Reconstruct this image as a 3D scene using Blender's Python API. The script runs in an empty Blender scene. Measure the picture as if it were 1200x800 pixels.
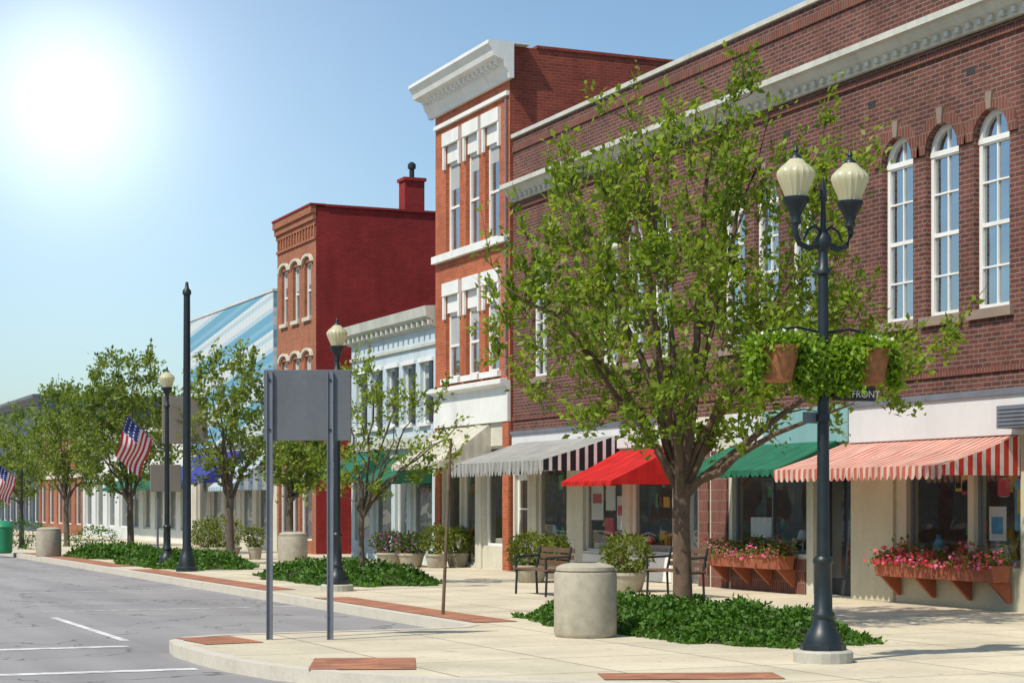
import bpy, math, random
import numpy as np
from mathutils import Vector, Matrix

random.seed(11)
rng = np.random.default_rng(11)
R = random.uniform

# ------------------------------------------------------------------ survey
# world: +Y runs along the street, +X towards the shop row, pavement top z = 0
F = 2200.0; EYE = 1.54; TH = math.atan(950 / 2200.0)
SN, CS = math.sin(TH), math.cos(TH)
WALL = 17.2          # building line

def fy(px, X=WALL):
    t = (px - 600) / F
    return X * (CS - SN * t) / (SN + CS * t)

def gp(px, py, z=0.0):
    d = F * (EYE - z) / (py - 590); t = (px - 600) / F
    return (d * (SN + CS * t), d * (CS - SN * t))

def at(px, py, d):
    t = (px - 600) / F
    return Vector((d * (SN + CS * t), d * (CS - SN * t), EYE + (590 - py) * d / F))

# ------------------------------------------------------------------ materials
def new_mat(name):
    m = bpy.data.materials.new(name); m.use_nodes = True
    nt = m.node_tree; nt.nodes.clear()
    out = nt.nodes.new('ShaderNodeOutputMaterial')
    return m, nt, out

def N(nt, t, **kw):
    n = nt.nodes.new(t)
    for k, v in kw.items():
        setattr(n, k, v)
    return n

def math_n(nt, op, a, b=None, c=None):
    n = N(nt, 'ShaderNodeMath', operation=op)
    for i, v in enumerate((a, b, c)):
        if v is None: continue
        if isinstance(v, (int, float)): n.inputs[i].default_value = v
        else: nt.links.new(v, n.inputs[i])
    return n.outputs[0]

def mix_col(nt, fac, a, b, mode='MIX'):
    n = N(nt, 'ShaderNodeMix', data_type='RGBA', blend_type=mode)
    def put(sock, v):
        if isinstance(v, (int, float)): sock.default_value = v
        elif isinstance(v, tuple): sock.default_value = (*v[:3], 1)
        else: nt.links.new(v, sock)
    put(n.inputs[0], fac); put(n.inputs[6], a); put(n.inputs[7], b)
    return n.outputs[2]

def pos(nt):
    return N(nt, 'ShaderNodeNewGeometry')

def noise_fac(nt, scale, detail=4, vec=None, stretch=None):
    n = N(nt, 'ShaderNodeTexNoise')
    n.inputs['Scale'].default_value = scale
    n.inputs['Detail'].default_value = detail
    g = pos(nt)
    v = vec or g.outputs['Position']
    if stretch:
        mp = N(nt, 'ShaderNodeMapping')
        mp.inputs['Scale'].default_value = stretch
        nt.links.new(v, mp.inputs[0]); v = mp.outputs[0]
    nt.links.new(v, n.inputs['Vector'])
    return n.outputs[0]

def uv_planar(nt):
    g = pos(nt)
    sp = N(nt, 'ShaderNodeSeparateXYZ'); nt.links.new(g.outputs['Position'], sp.inputs[0])
    sn = N(nt, 'ShaderNodeSeparateXYZ'); nt.links.new(g.outputs['True Normal'], sn.inputs[0])
    any_ = math_n(nt, 'GREATER_THAN', math_n(nt, 'ABSOLUTE', sn.outputs[1]), 0.7)
    inv = math_n(nt, 'SUBTRACT', 1.0, any_)
    u = math_n(nt, 'ADD', math_n(nt, 'MULTIPLY', sp.outputs[0], any_), math_n(nt, 'MULTIPLY', sp.outputs[1], inv))
    return u, sp.outputs[2], sp

def principled(nt, out, col, rough=0.7, metal=0.0, spec=0.5, normal=None):
    p = N(nt, 'ShaderNodeBsdfPrincipled')
    if isinstance(col, tuple): p.inputs['Base Color'].default_value = (*col[:3], 1)
    else: nt.links.new(col, p.inputs['Base Color'])
    if isinstance(rough, (int, float)): p.inputs['Roughness'].default_value = rough
    else: nt.links.new(rough, p.inputs['Roughness'])
    p.inputs['Metallic'].default_value = metal
    p.inputs['Specular IOR Level'].default_value = spec
    if normal is not None: nt.links.new(normal, p.inputs['Normal'])
    if out is not None: nt.links.new(p.outputs[0], out.inputs[0])
    return p

def bump(nt, h, strength=0.3, dist=0.02):
    b = N(nt, 'ShaderNodeBump'); b.inputs['Strength'].default_value = strength
    b.inputs['Distance'].default_value = dist
    nt.links.new(h, b.inputs['Height']); return b.outputs[0]

def remap(nt, v, a, b, lo, hi):
    n = N(nt, 'ShaderNodeMapRange')
    nt.links.new(v, n.inputs[0])
    for i, x in enumerate((a, b, lo, hi)): n.inputs[i + 1].default_value = x
    return n.outputs[0]

def gray(nt, v):
    c = N(nt, 'ShaderNodeCombineColor')
    for i in range(3): nt.links.new(v, c.inputs[i])
    return c.outputs[0]

def plain(name, col, rough=0.7, var=0.18, scale=2.0, metal=0.0, spec=0.4, grime=0.25):
    m, nt, out = new_mat(name)
    f1 = noise_fac(nt, scale, 5)
    f2 = noise_fac(nt, scale * 9, 3)
    s = math_n(nt, 'ADD', math_n(nt, 'MULTIPLY', f1, 0.65), math_n(nt, 'MULTIPLY', f2, 0.35))
    k = remap(nt, s, 0.3, 0.7, 1 - var, 1 + var)
    c = mix_col(nt, 1.0, col, gray(nt, k), 'MULTIPLY')
    if grime:
        g = noise_fac(nt, 3.0, 4, stretch=(1, 1, 0.15))
        c = mix_col(nt, remap(nt, g, 0.5, 0.8, 0, grime), c, tuple(x * 0.45 for x in col))
    principled(nt, out, c, rough, metal, spec)
    return m

def brick(name, c1, c2, mortar, var=0.25, bw=0.21, rh=0.072, ms=0.009):
    m, nt, out = new_mat(name)
    u, v, sp = uv_planar(nt)
    cb = N(nt, 'ShaderNodeCombineXYZ'); nt.links.new(u, cb.inputs[0]); nt.links.new(v, cb.inputs[1])
    b = N(nt, 'ShaderNodeTexBrick')
    b.inputs['Scale'].default_value = 1
    b.inputs['Brick Width'].default_value = bw
    b.inputs['Row Height'].default_value = rh
    b.inputs['Mortar Size'].default_value = ms
    b.inputs['Mortar Smooth'].default_value = 0.2
    b.inputs['Color1'].default_value = (*c1, 1); b.inputs['Color2'].default_value = (*c2, 1)
    b.inputs['Mortar'].default_value = (*mortar, 1)
    nt.links.new(cb.outputs[0], b.inputs['Vector'])
    n1 = noise_fac(nt, 0.7, 5); n2 = noise_fac(nt, 5.0, 3)
    s = math_n(nt, 'ADD', math_n(nt, 'MULTIPLY', n1, 0.6), math_n(nt, 'MULTIPLY', n2, 0.4))
    c = mix_col(nt, 1.0, b.outputs[0], gray(nt, remap(nt, s, 0.3, 0.7, 1 - var, 1 + var)), 'MULTIPLY')
    st = noise_fac(nt, 2.2, 4, stretch=(1, 1, 0.12))
    c = mix_col(nt, remap(nt, st, 0.52, 0.8, 0, 0.45), c, tuple(x * 0.5 for x in c1))
    inv = math_n(nt, 'SUBTRACT', 1.0, b.outputs['Fac'])
    principled(nt, out, c, 0.85, 0, 0.25, bump(nt, inv, 0.5, 0.008))
    return m

def stripes(name, ca, cb_, period, duty=0.5, rough=0.8, transl=0.25):
    m, nt, out = new_mat(name)
    u, v, sp = uv_planar(nt)
    fr = math_n(nt, 'FRACT', math_n(nt, 'MULTIPLY', u, 1.0 / period))
    k = math_n(nt, 'GREATER_THAN', fr, duty)
    c = mix_col(nt, k, ca, cb_)
    nz = noise_fac(nt, 3, 4)
    c = mix_col(nt, 1.0, c, gray(nt, remap(nt, nz, 0.3, 0.7, 0.8, 1.1)), 'MULTIPLY')
    p = principled(nt, None, c, rough, 0, 0.2)
    t = N(nt, 'ShaderNodeBsdfTranslucent'); nt.links.new(c, t.inputs[0])
    mx = N(nt, 'ShaderNodeMixShader'); mx.inputs[0].default_value = transl
    nt.links.new(p.outputs[0], mx.inputs[1]); nt.links.new(t.outputs[0], mx.inputs[2])
    nt.links.new(mx.outputs[0], out.inputs[0])
    return m

def leaf_mat(name, dark, light, transl=0.35, rough=0.55):
    m, nt, out = new_mat(name)
    g = pos(nt)
    nz = noise_fac(nt, 0.9, 3)
    f = math_n(nt, 'ADD', math_n(nt, 'MULTIPLY', g.outputs['Random Per Island'], 0.6),
               remap(nt, nz, 0.3, 0.7, 0.0, 0.45))
    c = mix_col(nt, f, dark, light)
    p = principled(nt, None, c, rough, 0, 0.35)
    t = N(nt, 'ShaderNodeBsdfTranslucent')
    c2 = mix_col(nt, 1.0, c, (1.35, 1.35, 0.6), 'MULTIPLY')
    nt.links.new(c2, t.inputs[0])
    mx = N(nt, 'ShaderNodeMixShader'); mx.inputs[0].default_value = transl
    nt.links.new(p.outputs[0], mx.inputs[1]); nt.links.new(t.outputs[0], mx.inputs[2])
    nt.links.new(mx.outputs[0], out.inputs[0])
    return m

def window_glass(name, base=(0.02, 0.028, 0.034), refl=0.4):
    m, nt, out = new_mat(name)
    nz = noise_fac(nt, 1.3, 2)
    c = mix_col(nt, remap(nt, nz, 0.4, 0.65, 0, 1), base, tuple(x * 3 for x in base))  # opaque pane: shade of the room behind painted in, uneven by noise
    p = principled(nt, None, c, 0.2, 0, 0.5)
    g = N(nt, 'ShaderNodeBsdfGlossy'); g.inputs['Roughness'].default_value = 0.02
    g.inputs['Color'].default_value = (0.9, 0.95, 1, 1)
    nb = noise_fac(nt, 1.8, 1)
    nt.links.new(bump(nt, nb, 0.12, 0.05), g.inputs['Normal'])
    mx = N(nt, 'ShaderNodeMixShader'); mx.inputs[0].default_value = refl
    nt.links.new(p.outputs[0], mx.inputs[1]); nt.links.new(g.outputs[0], mx.inputs[2])
    nt.links.new(mx.outputs[0], out.inputs[0])
    return m

def shop_glass(name, refl=0.2):
    m, nt, out = new_mat(name)
    t = N(nt, 'ShaderNodeBsdfTransparent'); t.inputs[0].default_value = (0.9, 0.93, 0.93, 1)
    g = N(nt, 'ShaderNodeBsdfGlossy'); g.inputs['Roughness'].default_value = 0.01
    nb = noise_fac(nt, 1.1, 1)
    nt.links.new(bump(nt, nb, 0.08, 0.05), g.inputs['Normal'])
    mx = N(nt, 'ShaderNodeMixShader'); mx.inputs[0].default_value = refl
    nt.links.new(t.outputs[0], mx.inputs[1]); nt.links.new(g.outputs[0], mx.inputs[2])
    nt.links.new(mx.outputs[0], out.inputs[0])
    return m

M = {}
M['brick_brown'] = brick('brown_brick', (0.155, 0.054, 0.040), (0.085, 0.034, 0.028), (0.20, 0.15, 0.125), 0.32)
M['brick_arch'] = brick('arch_brick', (0.18, 0.060, 0.040), (0.13, 0.044, 0.032), (0.19, 0.14, 0.115), bw=0.072, rh=0.2)
M['brick_orange'] = brick('orange_brick', (0.44, 0.115, 0.045), (0.34, 0.08, 0.033), (0.34, 0.17, 0.11), 0.22)
M['brick_red'] = brick('red_brick', (0.29, 0.058, 0.034), (0.21, 0.04, 0.026), (0.24, 0.10, 0.07), 0.28)
M['brick_paint'] = brick('painted_red_brick', (0.29, 0.030, 0.028), (0.25, 0.026, 0.024), (0.20, 0.022, 0.022), 0.24)
M['brick_tan'] = brick('tan_brick', (0.36, 0.12, 0.06), (0.28, 0.09, 0.045), (0.32, 0.19, 0.13), 0.2)
M['white'] = plain('white_paint', (0.72, 0.72, 0.68), 0.55, 0.08, 1.5, grime=0.28)
M['cream'] = plain('cream_stone', (0.56, 0.53, 0.43), 0.75, 0.14, 1.5, grime=0.4)
M['cornice_grey'] = plain('cornice_weathered', (0.50, 0.50, 0.44), 0.75, 0.14, 1.5, grime=0.45)
M['beige'] = plain('beige_stucco', (0.50, 0.46, 0.33), 0.85, 0.1, 1.5)
M['paleblue'] = plain('pale_blue_paint', (0.48, 0.56, 0.60), 0.7, 0.1, 1.0)
M['greywhite'] = plain('grey_white_render', (0.56, 0.58, 0.58), 0.8, 0.1, 1.0)
M['fascia'] = plain('fascia_panel', (0.62, 0.61, 0.60), 0.6, 0.05, 0.8, grime=0.15)
M['teal'] = plain('teal_panel', (0.20, 0.36, 0.35), 0.6, 0.08)
M['sill'] = plain('stone_sill', (0.25, 0.19, 0.15), 0.85, 0.12)
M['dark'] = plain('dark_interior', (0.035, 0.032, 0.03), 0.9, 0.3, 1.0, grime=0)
M['interior'] = plain('shop_interior', (0.42, 0.38, 0.32), 0.9, 0.4, 0.8, grime=0)
M['door_dark'] = plain('dark_door', (0.03, 0.035, 0.045), 0.4, 0.1)
M['blind'] = plain('roller_blind', (0.36, 0.38, 0.38), 0.8, 0.08, grime=0.1)
M['iron'] = plain('lamp_iron', (0.012, 0.02, 0.024), 0.42, 0.3, 6, spec=0.45, grime=0)
M['galv'] = plain('galvanised_steel', (0.17, 0.185, 0.215), 0.55, 0.14, 3, metal=0.2, grime=0.2)
M['signback'] = plain('sign_back_aluminium', (0.13, 0.14, 0.155), 0.6, 0.12, 2, metal=0.15, grime=0.3)
M['signtan'] = plain('sign_back_tan', (0.25, 0.22, 0.19), 0.6, 0.1, 2, grime=0.2)
M['conc'] = plain('cast_concrete', (0.38, 0.345, 0.27), 0.9, 0.18, 9, grime=0.4)
M['concbase'] = plain('concrete_footing', (0.42, 0.40, 0.34), 0.9, 0.18, 6, grime=0.3)
M['kerb'] = plain('kerb_concrete', (0.54, 0.50, 0.42), 0.9, 0.16, 3, grime=0.25)
M['roof'] = plain('roof_membrane', (0.12, 0.12, 0.12), 0.9, 0.2, 1)
M['terracotta'] = plain('terracotta', (0.33, 0.10, 0.05), 0.8, 0.2, 5)
M['basket'] = plain('woven_basket', (0.32, 0.13, 0.05), 0.85, 0.35, 14)
M['wood'] = plain('bench_wood', (0.13, 0.07, 0.04), 0.7, 0.2, 4)
M['bark'] = plain('bark', (0.14, 0.09, 0.06), 0.95, 0.45, 9, grime=0.35)
M['barkfar'] = plain('bark_grey', (0.12, 0.095, 0.07), 0.95, 0.3, 6, grime=0.3)
M['soil'] = plain('mulch_soil', (0.045, 0.06, 0.015), 0.95, 0.4, 8, grime=0)
M['ground'] = plain('open_ground', (0.12, 0.13, 0.07), 0.95, 0.3, 0.05, grime=0)
M['greenbin'] = plain('green_plastic', (0.02, 0.22, 0.10), 0.5, 0.1, grime=0)
M['red_awn'] = stripes('red_canvas', (0.58, 0.025, 0.022), (0.52, 0.02, 0.02), 0.4)
M['green_awn'] = stripes('green_canvas', (0.025, 0.15, 0.085), (0.022, 0.135, 0.075), 0.4, transl=0.15)
M['teal_awn'] = stripes('teal_canvas', (0.02, 0.18, 0.13), (0.018, 0.16, 0.12), 0.4, transl=0.15)
M['blue_awn'] = stripes('blue_canvas', (0.05, 0.06, 0.30), (0.04, 0.05, 0.25), 0.4, transl=0.1)
M['pale_awn'] = stripes('pale_canvas', (0.66, 0.62, 0.52), (0.56, 0.54, 0.46), 0.22)
M['bw_awn'] = stripes('black_white_canvas', (0.62, 0.62, 0.60), (0.02, 0.02, 0.025), 0.2, 0.36, transl=0.05)
M['pink_awn'] = stripes('red_white_canvas', (0.60, 0.15, 0.10), (0.70, 0.54, 0.46), 0.155, 0.5)  # sunlit paleness of the awning top put into the stripe colours
M['pink_awn_end'] = stripes('red_white_canvas_end', (0.55, 0.05, 0.035), (0.72, 0.62, 0.55), 0.155, 0.55)
M['greyroof_awn'] = stripes('grey_canvas', (0.38, 0.375, 0.35), (0.28, 0.275, 0.26), 0.22, 0.42, transl=0.08)
M['lightblue_awn'] = stripes('light_blue_canvas', (0.62, 0.68, 0.72), (0.30, 0.42, 0.58), 0.3, 0.5)
M['glass_up'] = window_glass('window_glass', refl=0.5)
M['glass_dark'] = window_glass('dark_window_glass', base=(0.012, 0.016, 0.02), refl=0.2)
M['glass_shop'] = shop_glass('shop_glass', 0.2)
M['leaf1'] = leaf_mat('leaf_pear', (0.075, 0.145, 0.012), (0.33, 0.42, 0.05), 0.5)
M['leaf2'] = leaf_mat('leaf_far', (0.08, 0.135, 0.025), (0.28, 0.35, 0.07), 0.45)
M['leafbed'] = leaf_mat('leaf_groundcover', (0.028, 0.085, 0.008), (0.09, 0.20, 0.018), 0.25)
M['leafpot'] = leaf_mat('leaf_lime', (0.11, 0.21, 0.015), (0.30, 0.44, 0.03), 0.42)
M['leafshrub'] = leaf_mat('leaf_shrub', (0.07, 0.10, 0.015), (0.22, 0.26, 0.04), 0.3)
M['fl_pink'] = leaf_mat('petal_pink', (0.60, 0.07, 0.22), (0.80, 0.25, 0.42), 0.25)
M['fl_red'] = leaf_mat('petal_red', (0.62, 0.03, 0.06), (0.75, 0.12, 0.12), 0.2)
M['fl_purple'] = leaf_mat('petal_purple', (0.30, 0.04, 0.28), (0.50, 0.14, 0.46), 0.2)
M['fl_white'] = leaf_mat('petal_white', (0.7, 0.7, 0.68), (0.8, 0.8, 0.78), 0.2)
M['poster_w'] = plain('poster_paper', (0.7, 0.68, 0.64), 0.8, 0.05, grime=0)
M['poster_r'] = plain('poster_red', (0.55, 0.06, 0.07), 0.8, 0.1, grime=0)
M['poster_b'] = plain('poster_blue', (0.08, 0.32, 0.50), 0.8, 0.1, grime=0)
M['poster_y'] = plain('poster_yellow', (0.65, 0.45, 0.06), 0.8, 0.1, grime=0)
M['poster_g'] = plain('goods_green', (0.10, 0.35, 0.15), 0.8, 0.1, grime=0)
M['street_sign'] = plain('sign_brown', (0.035, 0.022, 0.018), 0.5, 0.1, grime=0)
M['flag_r'] = plain('flag_red', (0.50, 0.03, 0.04), 0.8, 0.05, grime=0)
M['flag_w'] = plain('flag_white', (0.72, 0.70, 0.70), 0.8, 0.05, grime=0)
M['flag_b'] = plain('flag_blue', (0.03, 0.05, 0.20), 0.8, 0.05, grime=0)

# lamp globe : milky cream ribbed acrylic
m, nt, out = new_mat('globe_acrylic')
nzg = noise_fac(nt, 8, 3)
gc = mix_col(nt, nzg, (0.56, 0.53, 0.34), (0.76, 0.73, 0.52))
p = principled(nt, None, gc, 0.22, 0, 0.5)
t = N(nt, 'ShaderNodeBsdfTranslucent'); t.inputs[0].default_value = (0.85, 0.80, 0.52, 1)
mx = N(nt, 'ShaderNodeMixShader'); mx.inputs[0].default_value = 0.35
nt.links.new(p.outputs[0], mx.inputs[1]); nt.links.new(t.outputs[0], mx.inputs[2]); nt.links.new(mx.outputs[0], out.inputs[0])
M['globe'] = m

# pavement : jointed concrete
m, nt, out = new_mat('pavement_concrete')
g = pos(nt)
b = N(nt, 'ShaderNodeTexBrick'); b.offset = 0.0
b.inputs['Scale'].default_value = 1; b.inputs['Brick Width'].default_value = 1.55; b.inputs['Row Height'].default_value = 1.55
b.inputs['Mortar Size'].default_value = 0.014
b.inputs['Color1'].default_value = (0.61, 0.535, 0.395, 1); b.inputs['Color2'].default_value = (0.53, 0.47, 0.35, 1)
b.inputs['Mortar'].default_value = (0.24, 0.21, 0.17, 1)
nt.links.new(g.outputs['Position'], b.inputs['Vector'])
a1 = noise_fac(nt, 0.8, 6); a2 = noise_fac(nt, 14, 4)
s = math_n(nt, 'ADD', math_n(nt, 'MULTIPLY', a1, 0.7), math_n(nt, 'MULTIPLY', a2, 0.3))
c = mix_col(nt, 1.0, b.outputs[0], gray(nt, remap(nt, s, 0.3, 0.7, 0.76, 1.15)), 'MULTIPLY')
sp_ = noise_fac(nt, 5.5, 2)
c = mix_col(nt, remap(nt, sp_, 0.64, 0.74, 0, 0.45), c, (0.22, 0.19, 0.14))
principled(nt, out, c, 0.9, 0, 0.25, bump(nt, a2, 0.2, 0.004))
M['pave'] = m

# asphalt
m, nt, out = new_mat('worn_asphalt')
a1 = noise_fac(nt, 0.35, 6); a2 = noise_fac(nt, 40, 3); a3 = noise_fac(nt, 1.0, 5, stretch=(1.4, 0.08, 1))
s = math_n(nt, 'ADD', math_n(nt, 'MULTIPLY', a1, 0.4), math_n(nt, 'ADD', math_n(nt, 'MULTIPLY', a2, 0.2), math_n(nt, 'MULTIPLY', a3, 0.4)))
c = mix_col(nt, 1.0, (0.27, 0.258, 0.255), gray(nt, remap(nt, s, 0.3, 0.7, 0.7, 1.3)), 'MULTIPLY')
vo = N(nt, 'ShaderNodeTexVoronoi', feature='DISTANCE_TO_EDGE'); vo.inputs['Scale'].default_value = 0.33
g = pos(nt)
dn = N(nt, 'ShaderNodeTexNoise'); dn.inputs['Scale'].default_value = 2.0; nt.links.new(g.outputs['Position'], dn.inputs['Vector'])
va = N(nt, 'ShaderNodeVectorMath', operation='ADD'); nt.links.new(g.outputs['Position'], va.inputs[0]); nt.links.new(dn.outputs['Color'], va.inputs[1])
nt.links.new(va.outputs[0], vo.inputs['Vector'])
cr = math_n(nt, 'LESS_THAN', vo.outputs['Distance'], 0.007)
c = mix_col(nt, math_n(nt, 'MULTIPLY', cr, 0.6), c, (0.06, 0.06, 0.06))
principled(nt, out, c, 0.85, 0, 0.3, bump(nt, a2, 0.3, 0.005))
M['asphalt'] = m

m, nt, out = new_mat('road_paint')
a1 = noise_fac(nt, 6, 6)
c = mix_col(nt, remap(nt, a1, 0.45, 0.62, 0, 0.7), (0.66, 0.66, 0.64), (0.28, 0.27, 0.27))
principled(nt, out, c, 0.8)
M['paint'] = m

m, nt, out = new_mat('clay_pavers')
g = pos(nt)
b = N(nt, 'ShaderNodeTexBrick')
b.inputs['Scale'].default_value = 1; b.inputs['Brick Width'].default_value = 0.2; b.inputs['Row Height'].default_value = 0.1
b.inputs['Mortar Size'].default_value = 0.008
b.inputs['Color1'].default_value = (0.44, 0.17, 0.08, 1); b.inputs['Color2'].default_value = (0.31, 0.10, 0.05, 1)
b.inputs['Mortar'].default_value = (0.25, 0.18, 0.13, 1)
nt.links.new(g.outputs['Position'], b.inputs['Vector'])
a1 = noise_fac(nt, 2, 5)
c = mix_col(nt, 1.0, b.outputs[0], gray(nt, remap(nt, a1, 0.3, 0.7, 0.7, 1.2)), 'MULTIPLY')
principled(nt, out, c, 0.9)
M['pavers'] = m

# blue/white slanted cladding
m, nt, out = new_mat('striped_cladding')
u, v, sp = uv_planar(nt)
k = math_n(nt, 'ADD', v, math_n(nt, 'MULTIPLY', u, 0.11))
k = math_n(nt, 'FRACT', math_n(nt, 'MULTIPLY', k, 1 / 1.3))
w = math_n(nt, 'LESS_THAN', k, 0.55)
k2 = math_n(nt, 'LESS_THAN', math_n(nt, 'FRACT', math_n(nt, 'MULTIPLY', k, 3.0)), 0.35)
c = mix_col(nt, w, (0.13, 0.33, 0.46), (0.60, 0.63, 0.63))
c = mix_col(nt, math_n(nt, 'MULTIPLY', k2, 0.55), c, (0.26, 0.44, 0.54))
rib = math_n(nt, 'LESS_THAN', math_n(nt, 'FRACT', math_n(nt, 'MULTIPLY', u, 1 / 0.4)), 0.1)
c = mix_col(nt, math_n(nt, 'MULTIPLY', rib, 0.35), c, (0.2, 0.25, 0.3))
principled(nt, out, c, 0.5)
M['mural'] = m

# ------------------------------------------------------------------ mesh helpers
def group(name, loc=(0, 0, 0)):
    e = bpy.data.objects.new(name, None); e.empty_display_size = 0.3
    e.location = loc; bpy.context.collection.objects.link(e); return e

class Part:
    def __init__(s, name, mat, parent=None, smooth=False):
        s.n, s.m, s.p, s.sm = name, mat, parent, smooth; s.v = []; s.f = []
    def add(s, vs, fs):
        o = len(s.v); s.v += [tuple(v) for v in vs]; s.f += [tuple(i + o for i in f) for f in fs]
    def box(s, x0, x1, y0, y1, z0, z1, M4=None):
        vs = [Vector((x, y, z)) for z in (z0, z1) for y in (y0, y1) for x in (x0, x1)]
        if M4 is not None: vs = [M4 @ v for v in vs]
        s.add(vs, [(0, 2, 3, 1), (4, 5, 7, 6), (0, 1, 5, 4), (2, 6, 7, 3), (0, 4, 6, 2), (1, 3, 7, 5)])
    def face(s, pts): s.add(pts, [tuple(range(len(pts)))])
    def prismY(s, prof, y0, y1):
        n = len(prof)
        vs = [(x, y0, z) for x, z in prof] + [(x, y1, z) for x, z in prof]
        fs = [tuple(range(n)), tuple(range(2 * n - 1, n - 1, -1))]
        fs += [(i, i + n, (i + 1) % n + n, (i + 1) % n) for i in range(n)]
        s.add(vs, fs)
    def prismX(s, prof, x0, x1):   # prof (y,z)
        n = len(prof)
        vs = [(x0, y, z) for y, z in prof] + [(x1, y, z) for y, z in prof]
        fs = [tuple(range(n)), tuple(range(2 * n - 1, n - 1, -1))]
        fs += [(i, i + n, (i + 1) % n + n, (i + 1) % n) for i in range(n)]
        s.add(vs, fs)
    def lathe(s, cx, cy, prof, seg=20, flute=0):
        vs = []; n = len(prof)
        for r, z in prof:
            for k in range(seg):
                a = 2 * math.pi * k / seg
                rr = r * (1 - (flute if k % 2 else 0))
                vs.append((cx + rr * math.cos(a), cy + rr * math.sin(a), z))
        fs = []
        for i in range(n - 1):
            for k in range(seg):
                a = i * seg + k; b = i * seg + (k + 1) % seg
                fs.append((a, b, b + seg, a + seg))
        fs.append(tuple(reversed(range(seg)))); fs.append(tuple(range((n - 1) * seg, n * seg)))
        s.add(vs, fs)
    def tube(s, pts, rad, seg=8):
        pts = [Vector(p) for p in pts]; n = len(pts)
        if not hasattr(rad, '__len__'): rad = [rad] * n
        vs = []
        for i, p in enumerate(pts):
            d = (pts[min(i + 1, n - 1)] - pts[max(i - 1, 0)]).normalized()
            up = Vector((0, 0, 1)) if abs(d.z) < 0.95 else Vector((1, 0, 0))
            a = d.cross(up).normalized(); b = d.cross(a)
            for k in range(seg):
                an = 2 * math.pi * k / seg
                vs.append(p + (a * math.cos(an) + b * math.sin(an)) * rad[i])
        fs = []
        for i in range(n - 1):
            for k in range(seg):
                q = i * seg + k; r = i * seg + (k + 1) % seg
                fs.append((q, r, r + seg, q + seg))
        fs.append(tuple(range(seg))); fs.append(tuple(range((n - 1) * seg, n * seg)))
        s.add(vs, fs)
    def done(s, bevel=0):
        if not s.v: return None
        me = bpy.data.meshes.new(s.n); me.from_pydata(s.v, [], s.f)
        me.materials.append(s.m)
        if s.sm:
            me.polygons.foreach_set('use_smooth', [True] * len(me.polygons))
        me.update()
        o = bpy.data.objects.new(s.n, me); bpy.context.collection.objects.link(o)
        if s.sm:
            md = o.modifiers.new('es', 'EDGE_SPLIT'); md.split_angle = math.radians(40)
        if bevel:
            md = o.modifiers.new('bv', 'BEVEL'); md.width = bevel; md.segments = 2; md.limit_method = 'ANGLE'
        if s.p is not None:
            o.parent = s.p; o.matrix_parent_inverse = Matrix.Translation(-s.p.location)
        return o

def leaf_mesh(name, P, L, W, mat, parent=None, up=0.6, droop=0.0, outward=None):
    n = len(P)
    a = rng.normal(size=(n, 3))
    if outward is not None: a += outward * 1.2
    a[:, 2] -= droop
    a /= np.linalg.norm(a, axis=1)[:, None] + 1e-9
    nn = rng.normal(size=(n, 3)); nn[:, 2] += up * 2
    b = np.cross(nn, a); b /= np.linalg.norm(b, axis=1)[:, None] + 1e-9
    sc = rng.uniform(0.6, 1.25, size=(n, 1))
    l = L * sc; w = W * sc
    nrm = np.cross(a, b)
    V = np.stack([P, P + a * l * 0.45 + b * w * 0.5 + nrm * w * 0.15, P + a * l, P + a * l * 0.45 - b * w * 0.5 + nrm * w * 0.15], axis=1).reshape(-1, 3)
    me = bpy.data.meshes.new(name)
    me.vertices.add(4 * n); me.vertices.foreach_set('co', V.astype(np.float32).ravel())
    me.loops.add(4 * n); me.loops.foreach_set('vertex_index', np.arange(4 * n, dtype=np.int32))
    me.polygons.add(n); me.polygons.foreach_set('loop_start', np.arange(0, 4 * n, 4, dtype=np.int32))
    me.polygons.foreach_set('loop_total', np.full(n, 4, dtype=np.int32))
    me.materials.append(mat); me.update(calc_edges=True); me.validate()
    o = bpy.data.objects.new(name, me); bpy.context.collection.objects.link(o)
    if parent is not None:
        o.parent = parent; o.matrix_parent_inverse = Matrix.Translation(-parent.location)
    return o

# ------------------------------------------------------------------ ground, road, pavement
p = Part('ground', M['ground']); p.face([(-900, -900, -0.16), (900, -900, -0.16), (900, 900, -0.16), (-900, 900, -0.16)]); p.done()
p = Part('road', M['asphalt']); p.face([(-9, -120, -0.13), (60, -120, -0.13), (60, 13.4, -0.13), (30, 300, -0.13), (-9, 300, -0.13)]); p.done()

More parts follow.
